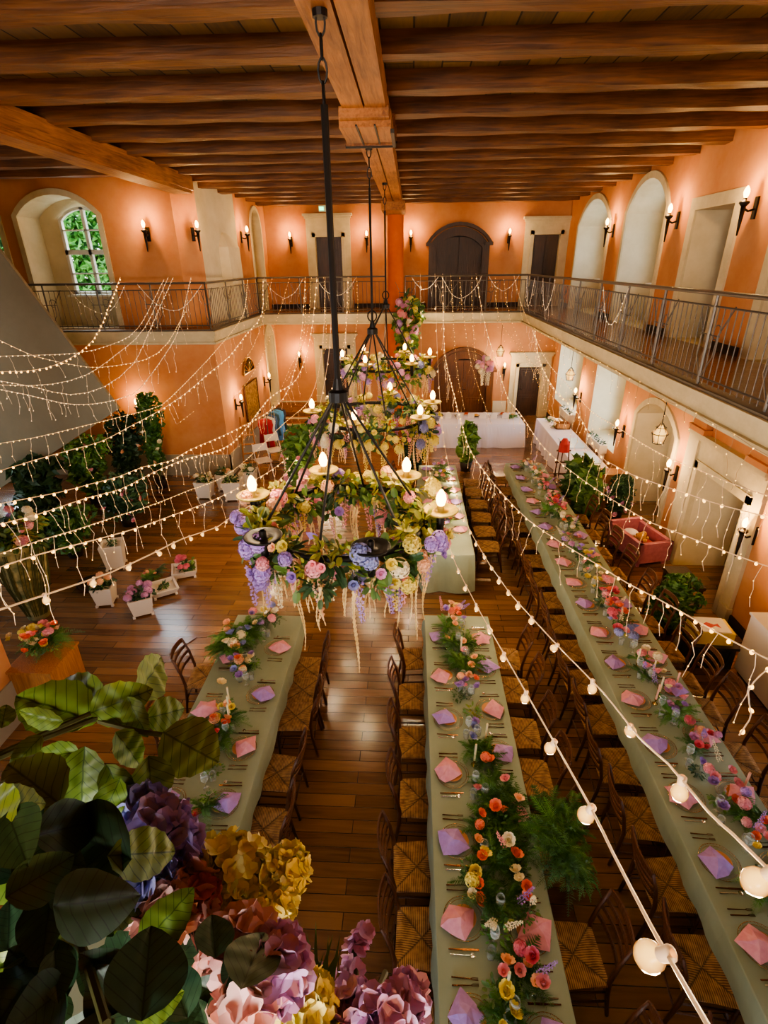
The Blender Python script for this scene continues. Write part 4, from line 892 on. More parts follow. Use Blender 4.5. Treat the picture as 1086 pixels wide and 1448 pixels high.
rts = [(12.2, ['cream', 'peach'], 'far end'), (11.6, ['cream', 'coral'], 'behind the tall pink bouquet'), (10.9, WARM, 'third from the far end'), (10.2, ['pink', 'coral', 'cream'], 'fourth from the far end'), (9.5, ['coral', 'pink', 'rose'], 'largest coral bouquet'), (8.9, ['coral', 'cream'], 'low coral cluster'), (8.2, COOL, 'behind the pink cart'), (7.6, ['cream', 'yellow', 'lilac'], 'with cream and yellow blooms'), (7.0, ['pink', 'yellow', 'cream'], 'with pink daisies'), (6.4, ['rose', 'pink', 'coral'], 'dense rose red bouquet'), (5.85, ['rose', 'pink', 'blue'], 'magenta and grey-blue bouquet'), (5.1, ['pink', 'cream'], 'beside the tall candles'), (4.55, ['mauve', 'pink', 'cream', 'lilac'], 'mauve cluster'), (4.1, ['mauve', 'pink', 'rose', 'peach'], 'dusky pink cluster'), (3.5, ['lilac', 'pink'], 'lilac posy near the right edge'), (3.1, ['lilac', 'pink', 'coral'], 'pink and lilac posy'), (2.6, ['yellow', 'lilac'], 'with one yellow ring bloom'), (2.15, ['lilac', 'blue', 'cream'], 'nearest blue and lilac posy')]
for i, (y, pal, d) in enumerate(rts):
    b = 1.25 if y in (9.5, 6.4, 5.85) else 1.0
    arrangement(2.85 + (.05 if i % 2 else -.03) + (.08 if y < 5 else 0), y, 'flower arrangement %s, %s' % (RT, d), pal, 12 if b > 1 else 8, 'mix', .17, .26, 5, .3 if y == 9.5 else .17, big=b, wis=1)
for i, y in enumerate((12.0, 11.3, 10.5, 9.8, 9.0, 8.3)): arrangement(.68, y, 'pastel arrangement on the far middle table, %s from its far end' % ORD[i], COOL + ['yellow', 'peach'], 8, 'mix', .16, .22, 5, .16)
arrangement(1.28, 2.85, 'wispy asparagus fern branch arching beyond the middle table edge', ['peach'], 0, 'fern', .16, .3, 16, .15, False, z=.86, big=1.1)
# candles on tables
def candle(x, y, label, m, h=.22):
    t = thing('taper_candle', label, 'candle', (x, y, TZ), 0, 'taper candles'); MB().tube([(0, 0, .06), (.004, 0, .06 + h)], .0105, 8).build('wax_stick', m, t)
    MB().lathe([(.03, 0), (.032, .006), (.01, .012), (.009, .05), (.016, .06), (.013, .07)], 12).build('candle_holder', M_GD, t, True)
for x, y, l in ((.55, 6.03, 'at far end of the near middle table'), (.8, 3.98, 'left of the lilac napkin, near middle table'), (.66, 3.72, 'beside the coral blossom, near middle table'), (.68, 1.9, 'near the cream rose, near middle table'), (.66, 5.35, 'in the fern on the near middle table')): candle(x, y, 'ivory taper candle ' + l, M_WX)
for x, y, l in ((-1.98, 4.35, 'left one behind the left table posy'), (-1.94, 4.22, 'middle one of the left table group'), (-1.9, 4.1, 'right one of the left table group'), (-1.88, 2.95, 'near the fern on the left table')): candle(x, y, 'yellow-ivory taper candle, ' + l, M_WX, .26)
for x, y, l, mm in ((2.78, 5.2, 'in the brass stick beside the lilac napkin', M_WX), (2.88, 5.0, 'behind the pink pair', M_WX), (2.85, 4.72, 'ivory, left of the mauve cluster', M_WX), (2.76, 4.6, 'pink, leftmost of the group', M_PWX), (3.06, 4.8, 'pink, by the right edge napkin', M_PWX), (3.1, 3.5, 'peach, by the lower right napkin', M_PWX)): candle(x, y, 'taper candle on the right table, ' + l, mm)

# ------------------------------------------------------------------ side objects
def planter(x, y, label, w=.22, h=.3, col='white', fl=None, rz=0, tip=0):
    t = thing('planter_box', label, 'planter', (x, y, 0), rz); mb = MB(); m = M_BED
    a, b = w * .42, w * .56
    vs = [(-a, -a, .03), (a, -a, .03), (a, a, .03), (-a, a, .03), (-b, -b, h), (b, -b, h), (b, b, h), (-b, b, h), (-b * .85, -b * .85, h), (b * .85, -b * .85, h), (b * .85, b * .85, h), (-b * .85, b * .85, h), (-b * .8, -b * .8, h - .06), (b * .8, -b * .8, h - .06), (b * .8, b * .8, h - .06), (-b * .8, b * .8, h - .06)]
    mb.add(vs, [(3, 2, 1, 0), (0, 1, 5, 4), (1, 2, 6, 5), (2, 3, 7, 6), (3, 0, 4, 7), (4, 5, 9, 8), (5, 6, 10, 9), (6, 7, 11, 10), (7, 4, 8, 11), (8, 9, 13, 12), (9, 10, 14, 13), (10, 11, 15, 14), (11, 8, 12, 15), (12, 13, 14, 15)])
    for sx in (-1, 1):
        for sy in (-1, 1): mb.box(sx * a - .02, sx * a + .02, sy * a - .02, sy * a + .02, 0, .04)
    mb.build('planter_body', m, t)
    if fl:
        for i in range(5): obj('foliage', random.choice(FOL[:2]), t, (U(-b, b) * .6, U(-b, b) * .6, h + .02), rrot(), .8)
        for i in range(fl[1]): obj('blossom', HYD[fl[0]], t, (U(-b, b) * .9, U(-b, b) * .9, h + U(.04, .16)), rrot(), U(.7, 1))
    else:
        obj('foliage', FOL[1], t, (0, 0, h - .02), rrot(), .6); obj('foliage', FOL[0], t, (.03, .02, h - .02), rrot(), .5)
    return t
planter(-4.45, 7.15, 'white box planter full of pink hydrangeas on the open floor', .34, .34, fl=('mauve', 12), rz=.5)
planter(-4.35, 7.75, 'low white tray planter beside the pink hydrangea planter', .42, .14, rz=.6)
planter(-4.2, 8.35, 'white tray planter with small pink roses, farthest right on the floor', .4, .16, fl=('rose', 5), rz=.4)
planter(-5.65, 8.6, 'tall empty white jardiniere behind the hydrangea planter', .36, .52, rz=.35)
planter(-5.2, 7.4, 'white fluted urn planter with dusky flowers near the tall vase', .3, .36, fl=('peach', 5), rz=.2)
planter(-4.35, 11.9, 'white pedestal planter in the corner group', .4, .5, fl=('cream', 5), rz=.1)
planter(-4.15, 12.6, 'white planter at the right of the corner group', .34, .5, fl=('cream', 4))
planter(-5.1, 12.0, 'white planter at the left of the corner group', .36, .45, fl=('cream', 6))
planter(-4.75, 12.5, 'white planter in the middle of the corner group', .34, .45, fl=('peach', 4))
# dish & heather
t = thing('shallow_dish', 'dark round shallow dish on the floor by the urn', 'dish', (-5.75, 7.95, 0)); MB().lathe([(0, .01), (.2, .01), (.27, .05), (.28, .06), (.2, .0), (0, 0)], 24).build('dish_body', M_BASE, t, True)
arrangement(-4.75, 8.15, 'dried pink heather bundle lying among the floor planters', ['pink', 'peach'], 3, 'fern', .2, .15, 8, .12, False, z=.02, big=.9)
# tall vase with flowers
t = thing('tall_vase', 'tall flared grass-wrapped vase topped with pastel flowers', 'vase', (-6.15, 7.0, 0))
prof = [(.0, 0), (.16, 0), (.2, .2), (.3, .7), (.38, 1.2), (.36, 1.4), (.2, 1.42)]
MB().lathe(prof, 24).build('vase_body', mat('woven_grass', srgb(104, 112, 66), .8, c2=srgb(190, 176, 120), scale=9, bump=.6), t, True)
m_ = MB()
for i in range(60):
    a = U(0, 6.28); m_.tube([(.18 * math.cos(a), .18 * math.sin(a), .1), (.32 * math.cos(a + .1), .32 * math.sin(a + .1), .7), (.41 * math.cos(a + .3), .41 * math.sin(a + .3), 1.35)], .008, 4, False)
m_.build('grass_wrap', M_STEM, t)
for i in range(16): obj('foliage', random.choice(FOL), t, (U(-.35, .35), U(-.3, .3), U(1.4, 1.7)), rrot(), 1.2)
for i in range(30): obj('blossom', (HYD if R() < .5 else ROSE)[random.choice(['peach', 'cream', 'pink', 'lilac', 'yellow'])], t, (U(-.42, .42), U(-.35, .35), U(1.45, 1.95)), rrot(.8), U(.9, 1.4))
# wooden box with flowers
t = thing('wooden_plinth', 'square wooden plinth box beside the left pillar', 'plinth', (-4.68, 5.15, 0)); MB().box(-.28, .28, -.29, .29, 0, .74).build('plinth_body', M_CRT, t); MB().box(-.3, .3, -.31, .31, .72, .75).build('plinth_top', M_CRT, t)
arrangement(-4.72, 5.2, 'pink and yellow bouquet standing on the wooden plinth', ['pink', 'yellow', 'coral', 'peach'], 16, 'mix', .26, .22, 6, .3, z=.752, big=1.2)
arrangement(-4.9, 5.35, 'yellow blossom sprays leaning over the plinth edge', ['yellow', 'cream', 'yellow'], 16, 'mix', .25, .2, 5, .2, False, z=.76, big=1.1)
# lower left greenery
def bush(x, y, h, w, label, m, n=500, size=.16, fl=None):
    t = thing('potted_shrub', label, 'plant', (x, y, 0)); mb = MB(); [leaf_quads(mb, (math.cos(k * 2.4) * w * .33 * (k % 3) / 2, math.sin(k * 2.4) * w * .33 * (k % 3) / 2, h * (.34 + .6 * k / 9)), size, n // 9, (w * U(.14, .3), w * U(.14, .3), h * U(.08, .15))) for k in range(10)]; mb.build('foliage', m, t)
    MB().tube([(0, 0, .2), (0, 0, h * .6)], .03, 6).build('trunk', M_STEM, t); MB().lathe([(0, 0), (.13, 0), (.18, .26), (.16, .26), (.15, .22), (0, .22)], 16).build('pot', M_BASE, t, True)
    if fl:
        for i in range(fl[1]): obj('blossom', ROSE[fl[0]], t, (random.gauss(0, w * .4), random.gauss(0, w * .4) - .1, h * .6 + random.gauss(0, h * .2)), rrot(1), 1.3)
bush(-7.7, 11.6, 1.6, .9, 'leafy shrub at the foot of the stair flank', M_FN, 900, .15, ('pink', 6))
bush(-7.1, 12.4, 1.9, .9, 'tall dark shrub left of the lower left torch lamp', M_LD, 900, .16, ('peach', 6))
bush(-6.5, 12.6, 2.3, .55, 'tall narrow green shrub right below the lower left torch lamp', M_FN, 900, .16, ('cream', 8))
bush(-8.6, 11.0, 1.3, 1.0, 'broad palm-like plant below the stair flank', M_LD, 700, .26)
bush(-6.3, 10.4, 1.1, .9, 'dark low shrub with pink blooms on the open floor', M_LD, 700, .16, ('pink', 9))
bush(-7.6, 9.3, 1.0, .9, 'dark shrub behind the tall flared vase', M_LD, 700, .18, ('peach', 5))
bush(-6.7, 9.0, 1.0, .8, 'dark bushy plant right of the tall flared vase', M_FN, 600, .15)
bush(-8.9, 8.7, 1.4, 1.0, 'dark shrub at the left frame edge', M_LD, 700, .2)
bush(4.0, 6.95, .9, .62, 'bright green juniper shrub by the black crate', M_FN, 1500, .09)
bush(3.75, 10.6, 1.25, .5, 'large-leaved green plant behind the right table', M_LF, 340, .26)
bush(3.7, 11.3, 1.25, .45, 'taller large-leaved plant next to the window side table', M_LF, 320, .26)
bush(4.55, 10.9, 1.0, .5, 'dark shrub with pink blooms near the arched niche', M_LD, 500, .14, ('mauve', 10))
bush(1.55, 14.0, 1.25, .45, 'green plant in front of the buffet', M_LF, 420, .24)
bush(.1, 13.4, 1.3, .6, 'leafy plant at the far end of the middle row', M_LD, 500, .22)
bush(-2.7, 12.2, 1.6, .7, 'green arrangement with pink blooms left of the middle chandelier', M_LF, 600, .26, ('pink', 12))
# plinths with drapes (pinkish)
for x, y, l in ((-3.0, 12.9, 'tall'), (-2.4, 11.3, 'short')):
    t = thing('draped_stand', '%s pink draped stand behind the nearest chandelier' % l, 'stand', (x, y, 0)); h = 1.0 if l == 'tall' else .8; mb = MB()
    pr = []; n = 36
    for z, r in ((0, .34), (h * .5, .26), (h * .97, .2), (h, .18)):
        for k in range(n): a = 2 * PI * k / n; q = r * (1 + .1 * math.sin(a * 9) * (1 - z / h)); pr.append((q * math.cos(a), q * math.sin(a), z))
    mb.add(pr, [(i * n + k, i * n + (k + 1) % n, (i + 1) * n + (k + 1) % n, (i + 1) * n + k) for i in range(3) for k in range(n)] + [tuple(3 * n + k for k in range(n))]); mb.build('drape', M_PK, t, True)
    obj('blossom', HYD['pink'], t, (0, 0, h + .1), scale=2.2); obj('foliage', FOL[3], t, (0, 0, h + .05), scale=1.6)
# pink bed cart
t = thing('pink_cart', 'pink upholstered flower cart standing by the right wall', 'cart', (4.47, 9.35, 0), .25)
M_PKV = mat('pink_velvet', srgb(190, 116, 130), .7, c2=srgb(172, 98, 114), scale=12); m_ = MB(); m_.box(-.3, .3, -.45, .45, .1, .16)
for b in ((-.34, -.26, -.5, .5, .1, .5), (.26, .34, -.5, .5, .1, .5), (-.34, .34, -.5, -.42, .1, .5), (-.34, .34, .42, .5, .1, .56)): m_.box(*b)
m_.build('cart_body', M_PKV, t)
for sx in (-.27, .27):
    for sy in (-.42, .42): MB().tube([(sx, sy, 0), (sx, sy, .12)], [.03, .045], 8).build('leg', M_PKV, t)
MB().cbox((0, 0, .24), (.46, .74, .12)).build('cushion', mat('red_cushion', srgb(190, 70, 60), .7), t)
t = thing('teddy_doll', 'small golden plush doll lying in the pink cart', 'doll', (4.5, 9.35, .31), .8)
m_ = MB()
for c, r in (((0, 0, .08), .09), ((.1, 0, .1), .06), ((-.06, .1, .05), .04), ((-.06, -.1, .05), .04), ((.05, .1, .07), .03), ((.05, -.1, .07), .03)): m_.lathe([(0, -r), (r * .7, -r * .7), (r, 0), (r * .7, r * .7), (0, r)], 12, c)
m_.build('plush_body', mat('gold_plush', srgb(206, 160, 84), .9, bump=.6, scale=40), t, True)
t = thing('cushion', 'cream pillow lying in the pink cart', 'cushion', (4.4, 9.6, .31)); MB().lathe([(0, 0), (.12, .02), (.15, .05), (.12, .08), (0, .1)], 16).build('pillow_body', M_WC, t, True)
# crate with yellow bag
t = thing('storage_crate', 'black plastic storage crate on the floor behind the right table chairs', 'crate', (4.28, 6.28, 0), -.05); M_BLK = mat('black_plastic', srgb(40, 40, 44), .4)
m_ = MB(); m_.box(-.28, .28, -.2, .2, 0, .34); m_.box(-.31, .31, -.23, .23, .34, .38)
for k in range(5): m_.box(-.24 + k * .11, -.2 + k * .11, -.22, -.2, .02, .32)
m_.build('crate_body', M_BLK, t)
t = thing('carton', 'yellow carton with white lid and red fish mark on the black crate', 'box', (4.26, 6.3, .38), -.08)
MB().box(-.25, .25, -.18, .18, 0, .2).build('carton_body', mat('yellow_card', srgb(236, 196, 30), .5), t); MB().box(-.26, .2, -.17, .17, .2, .215).build('lid', M_BED, t)
m_ = MB(); m_.add([(-.14, -.02, .217), (-.05, -.09, .217), (.04, -.03, .217), (.1, -.08, .217), (.09, .03, .217), (.03, .0, .217), (-.05, .05, .217)], [(0, 1, 2, 5, 6), (2, 3, 4, 5)]); m_.build('red_mark', mat('red_ink', srgb(196, 30, 26), .5), t)
t = thing('white_cabinet', 'low white cabinet against the right wall at the frame edge', 'cabinet', (4.82, 5.6, 0)); MB().box(-.25, .25, -.45, .45, .06, .95).build('cabinet_body', M_BED, t); MB().box(-.27, .25, -.47, .47, .95, .98).build('cabinet_top', M_BED, t); MB().box(-.22, .22, -.4, .4, 0, .06).build('cabinet_plinth', M_BASE, t)
t = thing('log_bench', 'dark wooden bench by the stone portal', 'bench', (4.62, 7.85, 0), 0); MB().box(-.2, .2, -.35, .35, .36, .42).build('seat', M_DD, t)
for sx in (-.15, .15):
    for sy in (-.3, .3): MB().box(sx - .03, sx + .03, sy - .03, sy + .03, 0, .36).build('leg', M_DD, t)
# pots, boards in right windows
t = thing('wooden_pedestal', 'pale wooden pedestal at the near end of the window side table', 'pedestal', (4.7, 11.75, 0)); MB().box(-.25, .25, -.2, .2, 0, .8).build('pedestal_body', M_CRT, t); MB().box(-.27, .27, -.22, .22, .8, .83).build('pedestal_top', M_CRT, t)
t = thing('easel_rack', 'wooden rack hung with red and dark cloths beside the side table', 'rack', (3.7, 12.4, 0)); 
for s in (-.18, .18): MB().tube([(s, -.1, 0), (s * .6, 0, 1.35)], .015, 6).build('leg', M_CH, t)
MB().tube([(0, .25, 0), (0, 0, 1.35)], .015, 6).build('leg', M_CH, t); m_ = MB()
for z in (.5, .8, 1.1): m_.box(-.17, .17, -.02, 0, z, z + .04)
m_.build('shelf', M_CH, t); MB().lathe([(0, 1.1), (.14, 1.1), (.12, 1.3), (.05, 1.42), (0, 1.42)], 10).build('red_cloth', mat('red_cloth', srgb(176, 52, 50), .8), t)
# buffet food things
random.seed(5)
M_FOOD = [mat('dish_' + n_, srgb(*c), .5) for n_, c in (('gold', (214, 150, 60)), ('white', (230, 224, 214)), ('dark', (70, 60, 40)), ('red', (170, 70, 40)))]
for i in range(9):
    x = .95 + i * .29; t = thing('serving_dish', 'serving dish with food on the buffet, %s from its left end' % ORD[i], 'dish', (x, 16.9 + (i % 2) * .18, .757), 0, 'serving dishes on the buffet')
    MB().lathe([(0, .01), (.07, .01), (.11, .04), (.12, .04), (.08, 0), (0, 0)], 18).build('dish_body', M_BED if i % 2 else M_IR, t, True); MB().lathe([(.09, .03), (.06, .08), (0, .1)], 10).build('food', M_FOOD[i % 4], t, True)
for i in range(6):
    x = 1.2 + i * .36; o = MB().box(-.1, .1, -.01, .01, 0, .2, TR((0, 0, 0), (.35, 0, 0))).build('menu_card', M_BED, None, False, (x, 16.65, .757)); tag(o, 'standing cream card on the buffet front, %s from left' % ORD[i], 'card', 'standing cards on the buffet')
arrangement(3.2, 16.7, 'small greenery and cream flowers at the right end of the buffet', ['cream', 'peach'], 6, 'mix', .12, .12, 4, .14)
for i, (x, y) in enumerate(((4.3, 16.3), (4.45, 15.9), (4.3, 15.6))): arrangement(x, y, 'green plant with white buds on the side table, %s from its far end' % ORD[i], ['cream'], 3, 'mix', .1, .12, 4, .12)
t = thing('wooden_tray', 'wicker tray box on the far end of the side table', 'tray', (4.5, 15.6, .757)); MB().box(-.2, .2, -.18, .18, 0, .03).box(-.2, -.18, -.18, .18, 0, .16).box(.18, .2, -.18, .18, 0, .16).box(-.2, .2, -.18, -.16, 0, .16).box(-.2, .2, .16, .18, 0, .16).build('tray_body', M_CRT, t)
for i, (y, l) in enumerate(((14.1, 'farther'), (12.9, 'nearer'))):
    t = thing('display_board', 'pale blue guest board lying on the side table, %s of two' % l, 'board', (4.4, y, .757)); MB().box(-.26, .26, -.45, .45, 0, .02).build('board_panel', mat('pale_blue_%d' % i, srgb(206, 226, 240), .3), t)
for i, y in enumerate((16.9, 13.9)):
    t = thing('window_planter', 'white trough planter on the %s window ledge of the right wall' % ('farther' if i == 0 else 'nearer'), 'planter', (4.98, y, .6)); m_ = MB(); m_.box(-.1, .1, -.55, .55, .12, .34); m_.box(-.08, .08, -.5, -.46, -.6, .12); m_.box(-.08, .08, .46, .5, -.6, .12); m_.build('trough', M_BED, t)
    for k in range(6): obj('foliage', FOL[1], t, (0, -.45 + k * .18, .36), rrot(), .5)
# ladder, clothes rack by the left side wall
t = thing('step_ladder', 'pale wooden step ladder leaning at the left side wall', 'ladder', (-4.5, 14.0, 0), .3)
for s in (-.2, .2): MB().tube([(s, -.25, 0), (s * .7, .05, 1.5)], .022, 4).build('ladder_rail', M_CRT, t); MB().tube([(s, .35, 0), (s * .7, .05, 1.5)], .016, 4).build('ladder_leg', M_CRT, t)
for k in range(5): z = .25 + k * .25; MB().box(-.17, .17, -.28 + z * .2, -.2 + z * .2, z, z + .025).build('step', M_CRT, t)
t = thing('clothes_rail', 'metal clothes rail standing before the back steps', 'clothes rack', (-4.15, 15.3, 0), .1); m_ = MB()
for s in (-.75, .75): m_.tube([(0, s, 0), (0, s, 1.35)], .015, 6); m_.tube([(-.25, s, .03), (.25, s, .03)], .015, 6)
m_.tube([(0, -.75, 1.35), (0, .75, 1.35)], .015, 6); m_.build('rail_frame', M_RL, t)
cl = [((170, 40, 48), 'red'), ((206, 200, 190), 'off-white'), ((72, 96, 130), 'grey blue'), ((58, 84, 90), 'teal'), ((90, 150, 206), 'light blue'), ((96, 170, 224), 'sky blue'), ((60, 58, 62), 'charcoal')]
for i, (c, n_) in enumerate(cl):
    y = 14.65 + i * .2; t = thing('hanging_coat', '%s garment on the clothes rail, %s from the near end' % (n_, ORD[i]), 'coat', (-4.15 + .02 * i, y, 0), .1); mb = MB(); L = U(.55, .85)
    mb.lathe([(.03, 1.3), (.17, 1.24), (.19, 1.1), (.16, .95), (.2, 1.25 - L), (.0, 1.25 - L)], 12, T=Matrix.Diagonal((1.15, .3, 1, 1))); mb.build('garment', mat('cloth_' + n_.replace(' ', '_').replace('-', '_'), srgb(*c), .8), t, True)
    MB().tube([(-.15, 0, 1.27), (0, 0, 1.33), (.15, 0, 1.27)], .006, 5).build('hanger', M_CH, t)
for i, (x, y, l) in enumerate(((-4.0, 13.5, 'beside the step ladder'), (-3.9, 14.4, 'before the clothes rail'))):
    t = thing('folding_chair', 'white folding chair ' + l, 'chair', (x, y, 0), .6); MB().box(-.2, .2, -.2, .2, .43, .46).build('seat', M_BED, t); MB().box(-.2, .2, .17, .2, .66, .86).build('backrest', M_BED, t)
    for s in (-.19, .19): MB().tube([(s, -.22, 0), (s, .2, .88)], .012, 6).build('leg', M_BED, t); MB().tube([(s, .24, 0), (s, -.16, .45)], .012, 6).build('leg', M_BED, t)
# fanlight panels on the left side wall
t = thing('fanlight_panel', 'arched gold-lit fanlight panel on the left side wall', 'panel', (LX + .03, 16.0, 0)); ar = arcpts(-.55, .55, 2.35, .42); MB().add([(0, p[0], p[1]) for p in ar], [tuple(range(len(ar)))]).build('panel_back', M_BASE, t); m_ = MB()
m_.tube([(.01, p[0], p[1]) for p in ar] + [(.01, -.55, 2.35)], .03, 6)
for k in range(1, 8): a = PI * k / 8; m_.tube([(.02, 0, 2.37), (.02, .5 * math.cos(a), 2.37 + .36 * math.sin(a))], .012, 5)
m_.build('panel_frame', M_GD, t)
t = thing('mirror_panel', 'framed mosaic panel with lights below the fanlight', 'panel', (LX + .03, 16.05, 0)); MB().box(0, .02, -.75, .6, .95, 2.05).build('panel_back', mat('mosaic', srgb(150, 110, 50), .3, .4, c2=srgb(240, 200, 120), scale=14), t); m_ = MB(); m_.tube([(.02, -.75, .95), (.02, .6, .95), (.02, .6, 2.05), (.02, -.75, 2.05), (.02, -.75, .95)], .03, 4); m_.build('panel_frame', M_CH, t)
# flower ball hanging by the arched door, flower cascade on the column
t = thing('hanging_flower_ball', 'round pink flower ball hanging before the arched wooden door', 'flowers', (2.35, 17.35, 2.3)); MB().tube([(0, 0, 0), (0, 0, 1.25)], .006, 4).build('cord', M_WIRD, t)
for i in range(16): d = Vector((random.gauss(0, 1), random.gauss(0, 1), random.gauss(0, 1))).normalized() * .24; obj('blossom', HYD[random.choice(('pink', 'cream', 'mauve'))], t, d, rrot(2), 1.2)
for i in range(6): obj('hanging_blossom', WIS['cream'], t, (U(-.15, .15), U(-.1, .1), -.2), scale=1.3)
t = thing('flower_cascade', 'tall flower cascade hanging from the gallery in front of the column', 'flowers', (-.1, 17.2, 3.0))
for i in range(20): obj('foliage', random.choice(FOL), t, (U(-.25, .3) * (1 - i / 40), U(-.15, .15), 1.2 - i * .075), rrot(1), 1.9)
for i in range(26): obj('blossom', (HYD if R() < .6 else ROSE)[random.choice(('lilac', 'pink', 'cream', 'mauve', 'yellow'))], t, (U(-.3, .35), U(-.25, -.05), 1.25 - i * .05), rrot(2), 1.6)
# loose twig
t = thing('twig', 'thin dark twig lying on the floor beyond the big leaves', 'twig', (-3.4, 6.3, .005)); MB().tube([(-.12, -.22, 0), (.0, 0, .01), (.1, .2, 0)], .008, 5).build('twig_stem', M_CH, t)
for k in range(14): pass

# ------------------------------------------------------------------ string lights
ME_LEDB = MB().lathe([(0, -.009), (.0075, -.004), (.0075, .004), (0, .009)], 6).mesh('led', M_LED, True)
ME_LEDW = MB().lathe([(0, -.009), (.0075, -.004), (.0075, .004), (0, .009)], 6).mesh('led', M_LEDC, True)
ME_MB = MB().lathe([(0, -.026), (.011, -.021), (.015, -.01), (.011, .003), (.006, .012)], 8).mesh('small_bulb', M_BULB, True)
_b = MB(); _b.lathe([(0, -.083), (.016, -.08), (.028, -.065), (.031, -.05), (.026, -.032), (.014, -.018)], 14); ME_GB = _b.mesh('bulb_glass', M_GLOBE, True)
ME_SO = MB().lathe([(.014, -.022), (.016, .012), (.008, .018)], 10).mesh('bulb_socket', M_WIRE, True)
ME_CORE = MB().lathe([(0, -.066), (.010, -.058), (.012, -.05), (.008, -.042), (0, -.038)], 8).mesh('filament', M_FLAME, True)
def spline(P, n):
    out = []; Q = [P[0] * 2 - P[1]] + P + [P[-1] * 2 - P[-2]]
    for i in range(1, len(Q) - 2):
        a, b, c, d = Q[i - 1:i + 3]; seg = max(2, int(n * (c - b).length))
        for k in range(seg): t = k / seg; out.append(.5 * ((2 * b) + (c - a) * t + (2 * a - 5 * b + 4 * c - d) * t * t + (3 * b - a - 3 * c + d) * t ** 3))
    out.append(P[-1]); return out
def string(label, P, kind, spacing, r=.005, drops=0, dl=.5, wmat=None, cool=False, tail=None, head=None):
    """P: list of world points"""
    pts = spline([Vector(p) for p in P], 3); root = thing('string_lights', label, 'string lights', (0, 0, 0), 0, 'strings of warm lights')
    w = MB(); w.tube(([Vector(head)] if head else []) + pts + ([Vector(tail)] if tail else []), r, 5, False)
    pos = []; acc = 0; nxt = spacing * .5
    for a, b in zip(pts, pts[1:]):
        L = (b - a).length
        while acc + L > nxt: pos.append(a.lerp(b, (nxt - acc) / L)); nxt += spacing
        acc += L
    dp = []
    if drops:
        acc2 = 0; nx = U(.1, drops)
        for a, b in zip(pts, pts[1:]):
            L = (b - a).length
            while acc2 + L > nx:
                p = a.lerp(b, (nx - acc2) / L); ln = dl * U(.4, 1.2); q = [p]; k = max(2, int(ln / .09))
                for i in range(k): q.append(q[-1] + Vector((U(-.035, .035), U(-.03, .03), -ln / k))); dp.append(q[-1]) if i % 2 else None
                w.tube(q, max(.0022, r * .5), 4, False); nx += drops * U(.7, 1.3)
            acc2 += L
    w.build('wire', wmat or M_WIRE, root)
    me = {'led': ME_LEDW if cool else ME_LEDB, 'mini': ME_MB, 'globe': ME_GB}[kind]; nm = {'led': 'led', 'mini': 'small_bulb', 'globe': 'globe_bulb'}[kind]
    pos.sort(key=lambda p: (p - Vector((0, 0, CAMZ))).length)
    for i, p in enumerate(pos[:100]):
        if kind == 'globe':
            rt = (U(-.5, .5), U(-.5, .5), 0); o = obj(nm, me, root, p, rt, .84); obj('bulb_socket', ME_SO, o); obj('filament', ME_CORE, o)
            light('globe_light', p + Vector((0, 0, -.12)), 2.6, r=.03)
        else: obj(nm, me, root, p + Vector((U(-.01, .01), U(-.01, .01), -.006)), (U(-.6, .6), U(-.6, .6), 0))
    rest = pos[100:] + dp
    if rest:
        m_ = MB()
        for p in rest: m_.lathe([(0, -.008), (.006, 0), (0, .008)], 5, p)
        m_.build('tiny_led', M_LEDC if cool else M_LED, root, True)['kind'] = 'stuff'
    return pos
def plane_string(px, A, B):
    """pixels of a wire that hangs in the vertical plane through plan points A and B"""
    A = Vector((*A, 0)); B = Vector((*B, 0)); d = B - A; n = Vector((-d.y, d.x, 0)); out = []
    for (x, y) in px:
        r_ = ray(x, y); k = A.dot(n) / r_.dot(n); p = r_ * k + Vector((0, 0, CAMZ)); out.append(p)
    return out
def dist_string(px, ds): return [at(p[0], p[1], d=d) for p, d in zip(px, ds)]
def depth_string(px, ya, yb, f=None):
    if isinstance(ya, list): return dist_string(px, ya)
    """ya, yb: plan depth at first and last pixel"""
    acc = [0]
    for a, b in zip(px, px[1:]): acc.append(acc[-1] + math.hypot(b[0] - a[0], b[1] - a[1]))
    out = []
    for p, s in zip(px, acc):
        t = (s / acc[-1]) ** 1.25
        y = 1 / ((1 - t) / ya + t / yb); out.append(at(p[0], p[1], y=y))
    return out
NRX = XR + .05
